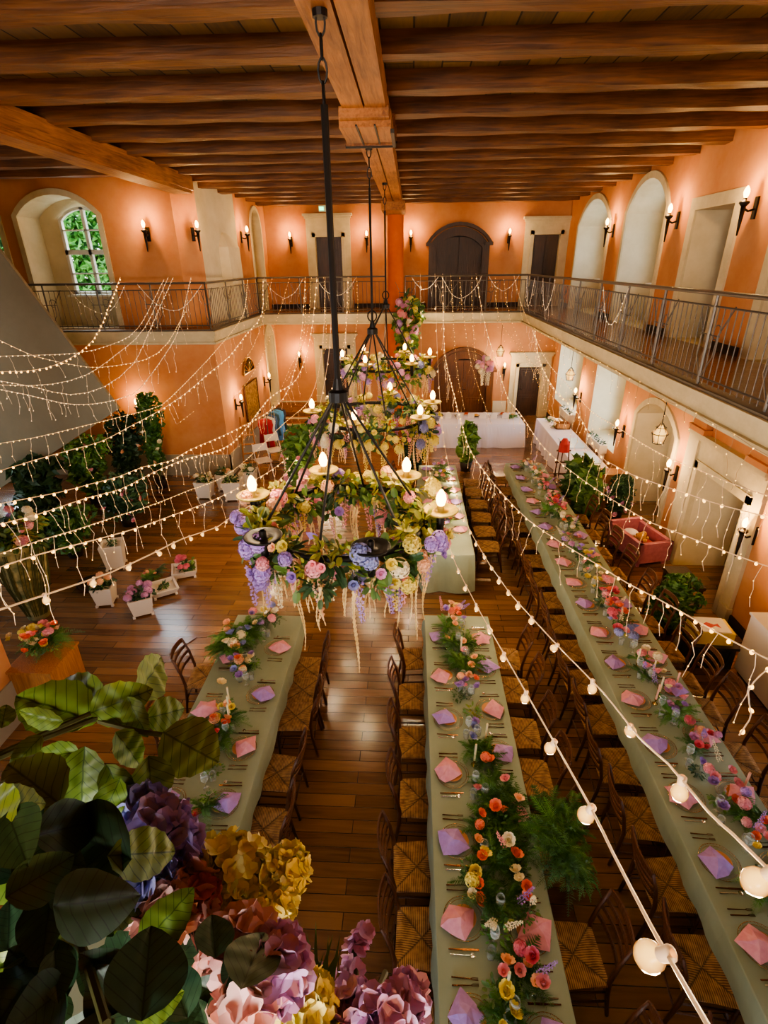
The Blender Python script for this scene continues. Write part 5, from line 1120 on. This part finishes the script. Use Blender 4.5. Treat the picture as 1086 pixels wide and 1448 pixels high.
RS = [
 ('festoon string with large globe bulbs from back rail to the near camera corner', [(594.5, 387), (596, 518), (603, 629), (615, 708), (627, 742), (641, 789), (670, 849), (718, 934), (773, 1031), (831, 1134), (866, 1205), (925, 1318), (1000, 1448), (1040, 1530)], [17.5, 16.5, 13.5, 11.2, 9.4, 7.4, 5.6, 3.9, 2.85, 2.0, 1.7, 1.35, 1.08, .95], 0, 'globe', .74, .0042, 0),
 ('festoon string with globe bulbs over the gap left of the right table', [(615, 387), (619, 512), (625, 601), (633, 651), (654, 726), (685, 786), (710, 823), (722, 840), (759, 881), (803, 928), (854, 980), (903, 1042), (945, 1080), (1001, 1147), (1036, 1179), (1120, 1262)], [17.5, 16.6, 14.6, 13.0, 9.8, 7.6, 6.2, 5.6, 4.3, 3.7, 3.1, 2.55, 2.2, 1.8, 1.62, 1.35], 0, 'globe', .66, .0042, 0),
 ('icicle light string crossing above the right table', [(626, 387), (627, 430), (629, 499), (643, 562), (662, 629), (685, 667), (713, 701), (748, 736), (798, 770), (846, 799), (888, 825), (923, 843), (958, 862), (1024, 900), (1086, 932), (1130, 950)], [17.6, 17.2, 16.3, 13.6, 11, 9.8, 9, 8.2, 7.4, 6.8, 6.2, 5.7, 5.3, 4.6, 4.2, 4.0], 0, 'mini', .26, .006, .35),
 ('icicle light string running toward the lower right torch lamps', [(673, 387), (684, 452), (701, 510), (717, 560), (737, 587), (770, 634), (822, 677), (873, 711), (921, 739), (963, 755), (1000, 770), (1062, 793), (1130, 815)], [17.7, 17.1, 16, 14.6, 13.3, 11.5, 10.3, 9.3, 8.2, 7.6, 7.1, 6.4, 5.8], 0, 'mini', .28, .006, .5),
 ('upper light string swung from back rail to the right frame edge', [(726, 387), (737, 430), (751, 463), (773, 510), (809, 551), (836, 581), (873, 604), (910, 628), (949, 649), (994, 667), (1062, 694), (1130, 712)], [17.9, 17.5, 16.6, 15.2, 13.5, 12, 10.6, 9.5, 8.5, 7.7, 6.9, 6.3], 0, 'led', .14, .005, .45),
 ('icicle string hung under the right gallery before the wall piers', [(755, 455), (762, 505), (781, 546), (817, 585), (845, 640), (867, 657), (898, 673), (938, 687), (977, 700), (1019, 714), (1086, 731)], 16.5, 4.2, 'mini', .3, .005, .22),
]
gl = []
for i_, (lab, px, ya, yb, kind, sp, r, drops) in enumerate(RS):
    P_ = depth_string(px, ya, yb); q_ = P_[-1]; tl = (.5, -.12, 4.88) if i_ == 0 else (1.5, -.12, 4.88) if i_ == 1 else (WX - .02, q_.y - .6, q_.z + .5)
    gl += [string(lab, P_, kind, sp, r, drops, .55 if drops else 0, tail=tl)]
for i, (px, yb) in enumerate((([(637, 387), (640, 430), (646, 520), (657, 580)], 15.5), ([(650, 390), (655, 445), (668, 520), (695, 600)], 15), ([(667, 390), (668, 440), (672, 500), (684, 545)], 15.8), ([(700, 390), (706, 450), (742, 500), (790, 560)], 15), ([(712, 392), (722, 450), (760, 540), (785, 600)], 15.5))):
    string('thin twinkle strand fanning down from the back rail, %s from the left' % ORD[i], depth_string(px, 17.4, yb), 'led', .13, .0035, .5, .5, M_WIRD)
LSx = [
 ('festoon string reaching the left frame edge nearest the camera', [(470, 392), (465, 500), (445, 600), (415, 654), (394, 680), (363, 709), (331, 727), (309, 744), (258, 762), (217, 782), (155, 810), (37, 850), (-40, 875)], [17.6, 16.5, 14.2, 12.6, 11.6, 10.4, 9.3, 8.5, 6.9, 5.9, 5.1, 4.2, 3.8], 0, 'globe', .62, .0075, 0, False),
 ('second nearest bulb string on the left, above the planters', [(492, 392), (487, 500), (472, 575), (448, 608), (417, 639), (379, 668), (346, 685), (302, 707), (243, 729), (199, 745), (147, 760), (55, 784), (-30, 812)], [17.6, 16.8, 15.6, 14.4, 13.2, 11.8, 10.7, 9.4, 7.9, 7.0, 6.1, 5.0, 4.4], 0, 'mini', .3, .006, .6, False),
 ('icicle string over the white corner planters', [(432, 392), (425, 480), (408, 550), (381, 581), (324, 612), (273, 634), (240, 652), (203, 660), (168, 674), (129, 684), (84, 696), (-20, 716)], [17.7, 17.2, 16, 15.1, 12.9, 11.2, 10.1, 9.2, 8.4, 7.7, 7.1, 6.0], 0, 'mini', .24, .005, .45, False),
 ('light string just below the icicle string, left half', [(448, 392), (440, 470), (420, 535), (382, 562), (330, 625), (260, 650), (215, 669), (172, 691), (120, 705), (48, 729), (-30, 748)], [17.7, 17.2, 16.2, 15, 12.6, 10.3, 9.3, 8.4, 7.4, 6.3, 5.5], 0, 'mini', .2, .005, .4, False),
 ('low light string passing before the dark shrubs', [(460, 392), (456, 490), (440, 560), (400, 600), (330, 665), (260, 696), (215, 714), (168, 729), (108, 749), (60, 763), (-20, 790)], [17.7, 17, 15.6, 13.8, 11.2, 9.3, 8.3, 7.3, 6.2, 5.5, 4.8], 0, 'led', .12, .0045, .5, False),
 ('long string from the gallery corner down to the left edge', [(372, 395), (370, 444), (348, 473), (324, 504), (295, 528), (264, 555), (225, 581), (180, 605), (144, 624), (101, 636), (48, 651), (-20, 672)], 17, 6.5, 'mini', .2, .006, .5, False),
 ('doubled string from the gallery corner across the orange wall', [(350, 395), (344, 444), (315, 484), (284, 519), (240, 563), (220, 576), (168, 590), (103, 606), (48, 619), (-20, 630)], 16, 6.6, 'led', .1, .0045, .35, False),
 ('thick swag from the left rail over the torch lamp', [(270, 392), (254, 460), (239, 493), (199, 548), (177, 561), (147, 569), (118, 572), (88, 570), (37, 558), (-15, 548)], 12.9, 7.5, 'led', .09, .0055, .3, True),
 ('white lit swag over the grey stair flank, second lowest', [(245, 392), (228, 430), (210, 471), (188, 515), (147, 547), (99, 558), (48, 547), (-15, 536)], 12.9, 7.4, 'led', .1, .0045, .45, True),
 ('white lit swag over the grey stair flank, third lowest', [(238, 392), (204, 464), (166, 500), (122, 530), (74, 543), (22, 545), (-15, 543)], 12.9, 7.4, 'led', .11, .0045, .5, True),
 ('shallow swag of lights across the upper stair flank', [(170, 392), (140, 467), (114, 497), (81, 515), (44, 524), (-15, 526)], 12.9, 7.4, 'mini', .16, .0045, 0, True),
 ('high thin light wire starting at the left rail', [(232, 395), (195, 464), (155, 488), (110, 499), (55, 502), (-15, 504)], 12.9, 7.4, 'led', .12, .004, .5, True),
 ('faint crossing light strand over the stair flank edge', [(-15, 474), (37, 499), (66, 508), (110, 517), (147, 519), (206, 508), (236, 486), (262, 440)], 7.4, 12.9, 'led', .12, .004, 0, False)]
for lab, px, ya, yb, kind, sp, r, drops, cool in LSx:
    P_ = depth_string(px, ya, yb)
    hd = tl = None
    if px[-1][0] < 0: tl = (-5.2, P_[-1].y - 1.6, 6.7) if P_[-1].y > 6 else (-4.96, 4.6, 5.2)
    else: hd = (-5.2, P_[0].y - 1.6, 6.7)
    string(lab, P_, kind, sp, r, drops, .5, None, cool, tl, hd)
# strings dropping over the back gallery edge on the left part
for i, (px, yb) in enumerate((([(432, 390), (430, 470), (410, 520), (395, 555)], 15.5), ([(440, 390), (436, 460), (425, 500), (405, 540)], 15.5), ([(458, 390), (460, 440), (462, 480), (458, 500)], 15.8), ([(493, 390), (492, 440), (487, 480), (483, 500)], 15.8), ([(504, 390), (506, 440), (502, 475), (497, 495)], 15.8), ([(385, 392), (372, 450), (352, 500), (300, 560), (250, 600)], 13), ([(410, 392), (385, 470), (350, 540), (290, 600)], 13.5))):
    string('twinkle strand dropping over the left part of the back gallery, %s one' % ORD[i], depth_string(px, 17.4, yb), 'led', .12, .0035, 0, .4, M_WIRD)
# swags on the rails
def swag(label, a, b, sag, z=4.88, cool=True):
    a = Vector((*a, z)); b = Vector((*b, z)); P = []
    for i in range(9): s = i / 8; P.append(a.lerp(b, s) + Vector((0, 0, -sag * 4 * s * (1 - s) + U(-.02, .02))))
    string(label, P, 'led', .13, .006, .35, .35, M_BED if cool else None, cool)
for i, (a, b, s) in enumerate(((.0, .8, .35), (.9, 2.1, .6), (2.3, 3.2, .4), (-4.5, -3.3, .55), (-2.9, -1.7, .5))): swag('white light swag tied to the back gallery rail, %s one' % ORD[i], (a, YB - .02), (b, YB - .02), s)
for i, (a, b, s) in enumerate(((-10.4, -8.8, .65), (-8.0, -6.6, .6), (-6.3, -4.8, .55))): swag('white light swag tied to the left gallery rail, %s one' % ORD[i], (a, YL - .02), (b, YL - .02), s)
for i, (a, b, s) in enumerate(((17.3, 16.2, .75), (15.2, 13.9, .7), (10.4, 9.2, .6))): swag('dim light swag tied to the right gallery rail, %s one' % ORD[i], (XR - .03, a), (XR - .03, b), s, 4.85)
# icicles hanging off the right ledge
for i, (y0, y1) in enumerate(((15.5, 12), (12, 9), (9, 6.5), (6.5, 4.2))):
    string('thin icicle strand taped along the right gallery ledge, %s from the far end' % ORD[i], [(XR - .08, y0 + (y1 - y0) * k / 5, 3.6 + U(-.03, .05)) for k in range(6)], 'led', .4, .003, .45, .45, M_WIRD)
# dangling pair at lower right
string('loose light wire dangling at the right frame edge', [at(*p, d=4.6) for p in [(1100, 935), (1075, 955), (1058, 978), (1062, 1010), (1055, 1025), (1045, 1040)]], 'mini', .16, .005, 0, head=(WX - .02, 3.6, 3.4))

# ------------------------------------------------------------------ foreground silk bouquet
def bigleaf(w=.62, serr=.04, curl=.18, veins=True, n=14):
    mb = MB(); rows = []
    for i in range(n + 1):
        s = i / n; hw = w * .5 * (math.sin(PI * min(1, s ** .8)) ** .75) * (1 + serr * math.sin(i * 2.6)) + .004; row_ = []
        for j in range(-4, 5):
            u = j / 4; z = -curl * s * s + .1 * abs(u) * hw * 2 * (1 - .3 * s) + .022 * math.cos(abs(u) * 3.1 + s * n * 1.6) * (1 if veins else .3) * min(1, hw * 5) + (.012 if j else -.012)
            row_.append((u * hw, s, z))
        rows.append(row_)
    vs = [p for r_ in rows for p in r_]; fs = [(i * 9 + j, i * 9 + j + 1, (i + 1) * 9 + j + 1, (i + 1) * 9 + j) for i in range(n) for j in range(8)]
    mb.add(vs, fs); return mb
def veinmat(name, a, b, vein):
    m, N, L, B = newmat(name); B.inputs['Roughness'].default_value = .45
    tc = N.new('ShaderNodeTexCoord'); sp = N.new('ShaderNodeSeparateXYZ'); L.new(tc.outputs['Object'], sp.inputs[0])
    ab = N.new('ShaderNodeMath'); ab.operation = 'ABSOLUTE'; L.new(sp.outputs[0], ab.inputs[0])
    k = N.new('ShaderNodeMath'); k.operation = 'MULTIPLY_ADD'; k.inputs[1].default_value = -.75; L.new(ab.outputs[0], k.inputs[0]); L.new(sp.outputs[1], k.inputs[2])
    k2 = N.new('ShaderNodeMath'); k2.operation = 'MULTIPLY'; k2.inputs[1].default_value = 44; L.new(k.outputs[0], k2.inputs[0]); sn = N.new('ShaderNodeMath'); sn.operation = 'SINE'; L.new(k2.outputs[0], sn.inputs[0])
    th = N.new('ShaderNodeMapRange'); th.inputs[1].default_value = .9; th.inputs[2].default_value = 1; L.new(sn.outputs[0], th.inputs[0])
    mid = N.new('ShaderNodeMapRange'); mid.inputs[1].default_value = .006; mid.inputs[2].default_value = .016; mid.inputs[3].default_value = 1; mid.inputs[4].default_value = 0; L.new(ab.outputs[0], mid.inputs[0])
    mxx = N.new('ShaderNodeMath'); mxx.operation = 'MAXIMUM'; L.new(th.outputs[0], mxx.inputs[0]); L.new(mid.outputs[0], mxx.inputs[1])
    nz = N.new('ShaderNodeTexNoise'); nz.inputs['Scale'].default_value = 4; L.new(tc.outputs['Object'], nz.inputs['Vector'])
    c1 = N.new('ShaderNodeMix'); c1.data_type = 'RGBA'; c1.inputs[6].default_value = srgb(*a); c1.inputs[7].default_value = srgb(*b); L.new(nz.outputs['Fac'], c1.inputs[0])
    c2 = N.new('ShaderNodeMix'); c2.data_type = 'RGBA'; c2.inputs[7].default_value = srgb(*vein); L.new(mxx.outputs[0], c2.inputs[0]); L.new(c1.outputs[2], c2.inputs[6]); L.new(c2.outputs[2], B.inputs['Base Color'])
    return m
M_V1 = veinmat('silk_leaf', (100, 130, 50), (134, 160, 66), (74, 100, 38)); M_V2 = veinmat('silk_leaf_dark', (38, 66, 42), (58, 90, 56), (28, 50, 30)); M_V3 = veinmat('eucalyptus_leaf', (52, 88, 66), (76, 112, 84), (44, 74, 56))
ME_L1 = bigleaf(.68).mesh('leaf', M_V1, True); ME_L2 = bigleaf(.8, .01, .1, False).mesh('leaf', M_V2, True); ME_L3 = bigleaf(.95, .0, .08, False).mesh('leaf', M_V3, True)
fb = thing('foreground_bouquet', 'large silk bouquet of big green leaves, yellow, lilac and pink blooms at the lower left', 'bouquet', (0, 0, 0))
CAMP = Vector((0, 0, CAMZ))
def fleaf(me, px0, px1, d0, d1, roll=0, ws=1):
    a = at(*px0, d=d0); b = at(*px1, d=d1); y = (b - a); L = y.length; y.normalize()
    v = (CAMP - a).normalized(); x = y.cross(v).normalized(); z = x.cross(y); M = Matrix((x, y, z)).transposed().to_4x4() @ Matrix.Rotation(roll, 4, 'Y')
    o = obj('leaf', me, fb); o.matrix_world = Matrix.Translation(a) @ M @ Matrix.Diagonal((L * ws, L, L, 1)); return o
L1 = [((130, 1020), (18, 975), .80, .84, .3, 1.0), ((150, 1010), (72, 965), .80, .86, -.3, 1.0), ((128, 1008), (214, 978), .78, .76, .2, 1.1), ((192, 985), (240, 925), .80, .86, .5, .95), ((205, 1016), (265, 1003), .78, .8, .2, 1.2), ((230, 1035), (312, 1082), .72, .74, .1, 1.25), ((163, 1035), (205, 1085), .74, .76, -.3, .9), ((120, 1055), (110, 1165), .70, .72, .2, .9), ((210, 1068), (218, 1158), .70, .73, -.2, 1.0), ((112, 1063), (35, 1072), .72, .74, .3, .7), ((2, 1030), (10, 992), .8, .82, 0, 1.0), ((150, 1080), (185, 1150), .68, .7, .3, .8), ((90, 1020), (20, 1010), .74, .76, -.5, .7), ((60, 1040), (10, 1090), .7, .7, .2, .8), ((140, 1000), (100, 950), .84, .86, .3, .9), ((170, 1100), (130, 1190), .66, .66, .1, .8), ((180, 985), (205, 1045), .76, .76, .4, .8)]
for a, b, d0, d1, rl, ws in L1: fleaf(ME_L1, a, b, d0, d1, rl, ws)
L3 = [((200, 1445), (215, 1305), .50, .52, .1, 1.0), ((305, 1355), (300, 1290), .55, .57, .2, .9), ((340, 1400), (375, 1312), .52, .56, -.2, .8), ((345, 1390), (318, 1350), .54, .55, .1, .9), ((30, 1190), (10, 1110), .6, .6, .1, .9), ((20, 1240), (15, 1160), .6, .6, 0, 1.), ((95, 1290), (90, 1235), .55, .55, .1, .9), ((265, 1440), (235, 1360), .56, .56, .3, .9)]
for a, b, d0, d1, rl, ws in L3: fleaf(ME_L3, a, b, d0, d1, rl, ws)
random.seed(33)
for i in range(62):
    x = U(-40, 215); y = U(1120, 1470)
    if x > 170 and y < 1160: continue
    a = U(0, 6.28); s = U(70, 120); d = U(.52, .72); fleaf(ME_L2 if R() < .75 else ME_L1, (x, y), (x + s * math.cos(a), y + s * math.sin(a)), d, d + U(-.05, .05), U(-.6, .6), U(.8, 1.1))
for i in range(26):
    x = U(120, 420); y = U(1370, 1500); a = U(3.2, 6.2); s = U(60, 90); d = U(.56, .66)
    if x < 400: fleaf(ME_L2, (x, y), (x + s * math.cos(a), y + s * math.sin(a)), d, d, U(-.6, .6), .8)
m_ = MB()
for P in ([(-20, 1080, .75), (60, 1045, .76), (130, 1018, .78), (195, 1000, .79)], [(-20, 1075, .76), (80, 1030, .78), (160, 995, .8)], [(0, 1200, .62), (70, 1250, .6), (120, 1350, .55), (150, 1448, .5)], [(140, 1020, .78), (200, 1035, .75), (235, 1040, .73)], [(210, 1300, .62), (250, 1280, .62), (290, 1270, .64)], [(545, 1375, .72), (525, 1420, .68), (500, 1460, .66)], [(500, 1345, .74), (505, 1400, .7), (490, 1460, .66)]):
    MB().tube([at(x, y, d=d) for x, y, d in P], .0032, 6).build('stem', M_STEM, fb)
M_YS = mat('silk_yellow', srgb(246, 228, 124), .6, c2=srgb(252, 240, 164), scale=9); M_LS = mat('silk_lilac', srgb(178, 158, 214), .6, c2=srgb(204, 184, 228), scale=20); M_BS = mat('silk_blue', srgb(156, 160, 216), .6, c2=srgb(186, 182, 230), scale=20)
M_PS = mat('silk_pink', srgb(236, 180, 172), .6, c2=srgb(246, 204, 192), scale=20); M_MS = mat('silk_mauve', srgb(222, 172, 212), .6, c2=srgb(236, 196, 226), scale=20); M_OS = mat('silk_coral', srgb(214, 106, 70), .6)
def floret(mb, T, s, n=4):
    for k in range(n): petal(mb, T @ Matrix.Rotation(2 * PI * k / n, 4, 'Z') @ Matrix.Rotation(U(.05, .35), 4, 'X'), s * .78, s * .75, .3, 4)
def cluster(name, m, cs, n, s, flo=4):
    mb = MB()
    for (px, py, d, rad) in cs:
        c = at(px, py, d=d); rr = rad / FPX * d
        k = n
        for i in range(k):
            z = 1 - 2 * (i + .5) / k; ph = i * 2.4; q = math.sqrt(1 - z * z); dv = Vector((q * math.cos(ph), q * math.sin(ph), z))
            p = c + dv * rr * U(.8, 1.05); T = Matrix.Translation(p) @ (dv + Vector((U(-.3, .3), U(-.3, .3), U(-.3, .3)))).to_track_quat('Z', 'Y').to_matrix().to_4x4() @ Matrix.Rotation(U(0, 6), 4, 'Z'); floret(mb, T, s * U(.85, 1.15), flo)
    return mb.build(name, m, fb, True)
cluster('hydrangea_bloom', M_YS, [(322, 1248, .68, 46), (300, 1265, .67, 30)], 120, .0165)['label'] = 'pale yellow silk hydrangea head'
cluster('hydrangea_bloom', M_YS, [(400, 1235, .70, 26), (385, 1278, .68, 24)], 60, .0145)
cluster('hydrangea_bloom', M_YS, [(350, 1290, .66, 24)], 50, .015)
cluster('hydrangea_bloom', M_YS, [(425, 1432, .64, 30), (445, 1405, .66, 12)], 50, .015)
cluster('lilac_bloom', M_LS, [(232, 1205, .66, 26), (220, 1175, .66, 24)], 26, .03, 5)
cluster('lilac_bloom', M_BS, [(196, 1155, .68, 22), (208, 1230, .64, 16)], 18, .03, 5)
cluster('pink_bloom', M_PS, [(262, 1275, .66, 30), (235, 1290, .64, 20)], 26, .028, 5)
cluster('pink_bloom', M_PS, [(300, 1310, .66, 26), (340, 1345, .6, 22)], 20, .028, 5)
cluster('coral_bloom', M_OS, [(280, 1268, .64, 12)], 14, .018, 5)
cluster('mauve_bloom', M_MS, [(392, 1375, .56, 24), (395, 1345, .58, 14)], 26, .02, 4)
cluster('mauve_bloom', M_PS, [(350, 1405, .56, 24)], 22, .022, 4)
cluster('small_floret', M_MS, [(500, 1350, .74, 7), (512, 1322, .74, 5), (505, 1330, .74, 4), (498, 1375, .72, 5), (443, 1378, .72, 5), (493, 1405, .7, 9), (478, 1395, .7, 7)], 5, .014)
cluster('small_floret', M_MS, [(508, 1432, .66, 18), (540, 1445, .64, 18), (572, 1430, .66, 14), (578, 1405, .68, 10), (470, 1440, .66, 14)], 16, .02)
m_ = MB()
for i in range(26):
    x, y = (U(425, 470), U(1360, 1440)); d = .68; a = at(x, y + 20, d=d); b = at(x + U(-20, 26), y - U(25, 60), d=d); sd = (b - a).cross(CAMP - a).normalized() * .003; m_.add([a - sd, b, a + sd], [(0, 1, 2)])
m_.build('fern_spray', leafmat('silk_fern', (70, 110, 50), (100, 140, 70)), fb)
# hidden support: garland base resting on the railing
m_ = MB(); m_.tube([(-1.6, -.1, 4.93), (-.9, -.02, 4.93), (-.4, -.02, 4.9), (.2, -.1, 4.93)], .05, 8); m_.build('garland_base', M_STEM, fb)
for P in ([(-.8, -.02, 4.93), tuple(at(-20, 1250, d=.6))], [(-.35, -.02, 4.9), tuple(at(150, 1440, d=.55))], [(-.1, -.02, 4.92), tuple(at(480, 1460, d=.66))], [(-.9, 0, 4.93), tuple(at(-20, 1080, d=.75))]): MB().tube(P, .008, 6).build('stem', M_STEM, fb)

# ------------------------------------------------------------------ daylight and world
w = bpy.data.worlds.new('world'); sc.world = w; w.use_nodes = True; bg = w.node_tree.nodes['Background']
sky = w.node_tree.nodes.new('ShaderNodeTexSky'); sky.sky_type = 'HOSEK_WILKIE'; sky.turbidity = 4; sky.sun_direction = (-.3, .6, .7)
w.node_tree.links.new(sky.outputs[0], bg.inputs[0]); bg.inputs[1].default_value = 12.0
sl = bpy.data.lights.new('sun', 'SUN'); sl.energy = 5; sl.angle = .01; so = bpy.data.objects.new('sun', sl); COL.objects.link(so); so.rotation_euler = Vector((.15, 1, -.75)).to_track_quat('-Z', 'Y').to_euler()
def area(name, loc, tgt, sx, sy, power, col=(.75, .88, 1)):
    l = bpy.data.lights.new(name, 'AREA'); l.shape = 'RECTANGLE'; l.size = sx; l.size_y = sy; l.energy = power; l.color = col
    o = bpy.data.objects.new(name, l); COL.objects.link(o); o.location = loc; o.rotation_euler = (Vector(tgt) - Vector(loc)).to_track_quat('-Z', 'Y').to_euler()
    return o
DAY = .6
for x in (-8.2, -10.9): area('daylight_lamp', (x, 16.0, 8.4), (x + 1.5, 9, 1.0), 2.2, 1.8, 700 * DAY)
for y in (17.2, 13.5): area('daylight_lamp', (6.5, y, 5.6), (2, y - .5, 4), 1.5, 1.6, 22 * DAY); area('daylight_lamp', (6.5, y, 1.9), (2, y - .5, .5), 1.5, 1.6, 130 * DAY)
area('daylight_lamp', (6.5, 3.5, 1.9), (2, 3.5, 0), 1.5, 1.6, 90 * DAY); area('daylight_lamp', (6.5, 3.5, 5.4), (2, 3.5, 3), 1.5, 1.6, 60 * DAY)
for y in (2.1, 6.1, 10.1): area('daylight_lamp', (-14.8, y, 2.2), (-6, y, .5), 2, 2, 200 * DAY)
area('daylight_lamp', (-11.5, 14.6, 2.2), (-9, 9, .5), 1.6, 1.6, 120 * DAY)
for x in (-9.2, -1.7): area('daylight_lamp', (x, -4.6, 2.0), (x, 4, .8), 1.8, 1.8, 200 * DAY)  # area lamps added outside the unseen front openings
for x in (-3.2, 1.8): sconce((x, -3.7, 6.0), PI, 'unseen torch lamp added behind the camera as fill light, %s' % ('left' if x < 0 else 'right'), 170)  # lamps added out of view to brighten the foreground bouquet
area('daylight_lamp', (-1.75, -4.7, 5.7), (-.6, 2, 4.2), 2.2, 1.7, 700 * DAY, (1, .95, .88))  # area lamp added behind the camera as fill for the bouquet

sc.view_settings.view_transform = 'AgX'; sc.view_settings.look = 'AgX - Medium High Contrast'; sc.view_settings.exposure = .82
cy = sc.cycles
cy.use_denoising = True; cy.max_bounces = 6; cy.diffuse_bounces = 3; cy.glossy_bounces = 3; cy.transparent_max_bounces = 12; cy.transmission_bounces = 3
cy.sample_clamp_indirect = 3; cy.sample_clamp_direct = 0; cy.use_light_tree = True; cy.caustics_reflective = False; cy.caustics_refractive = False
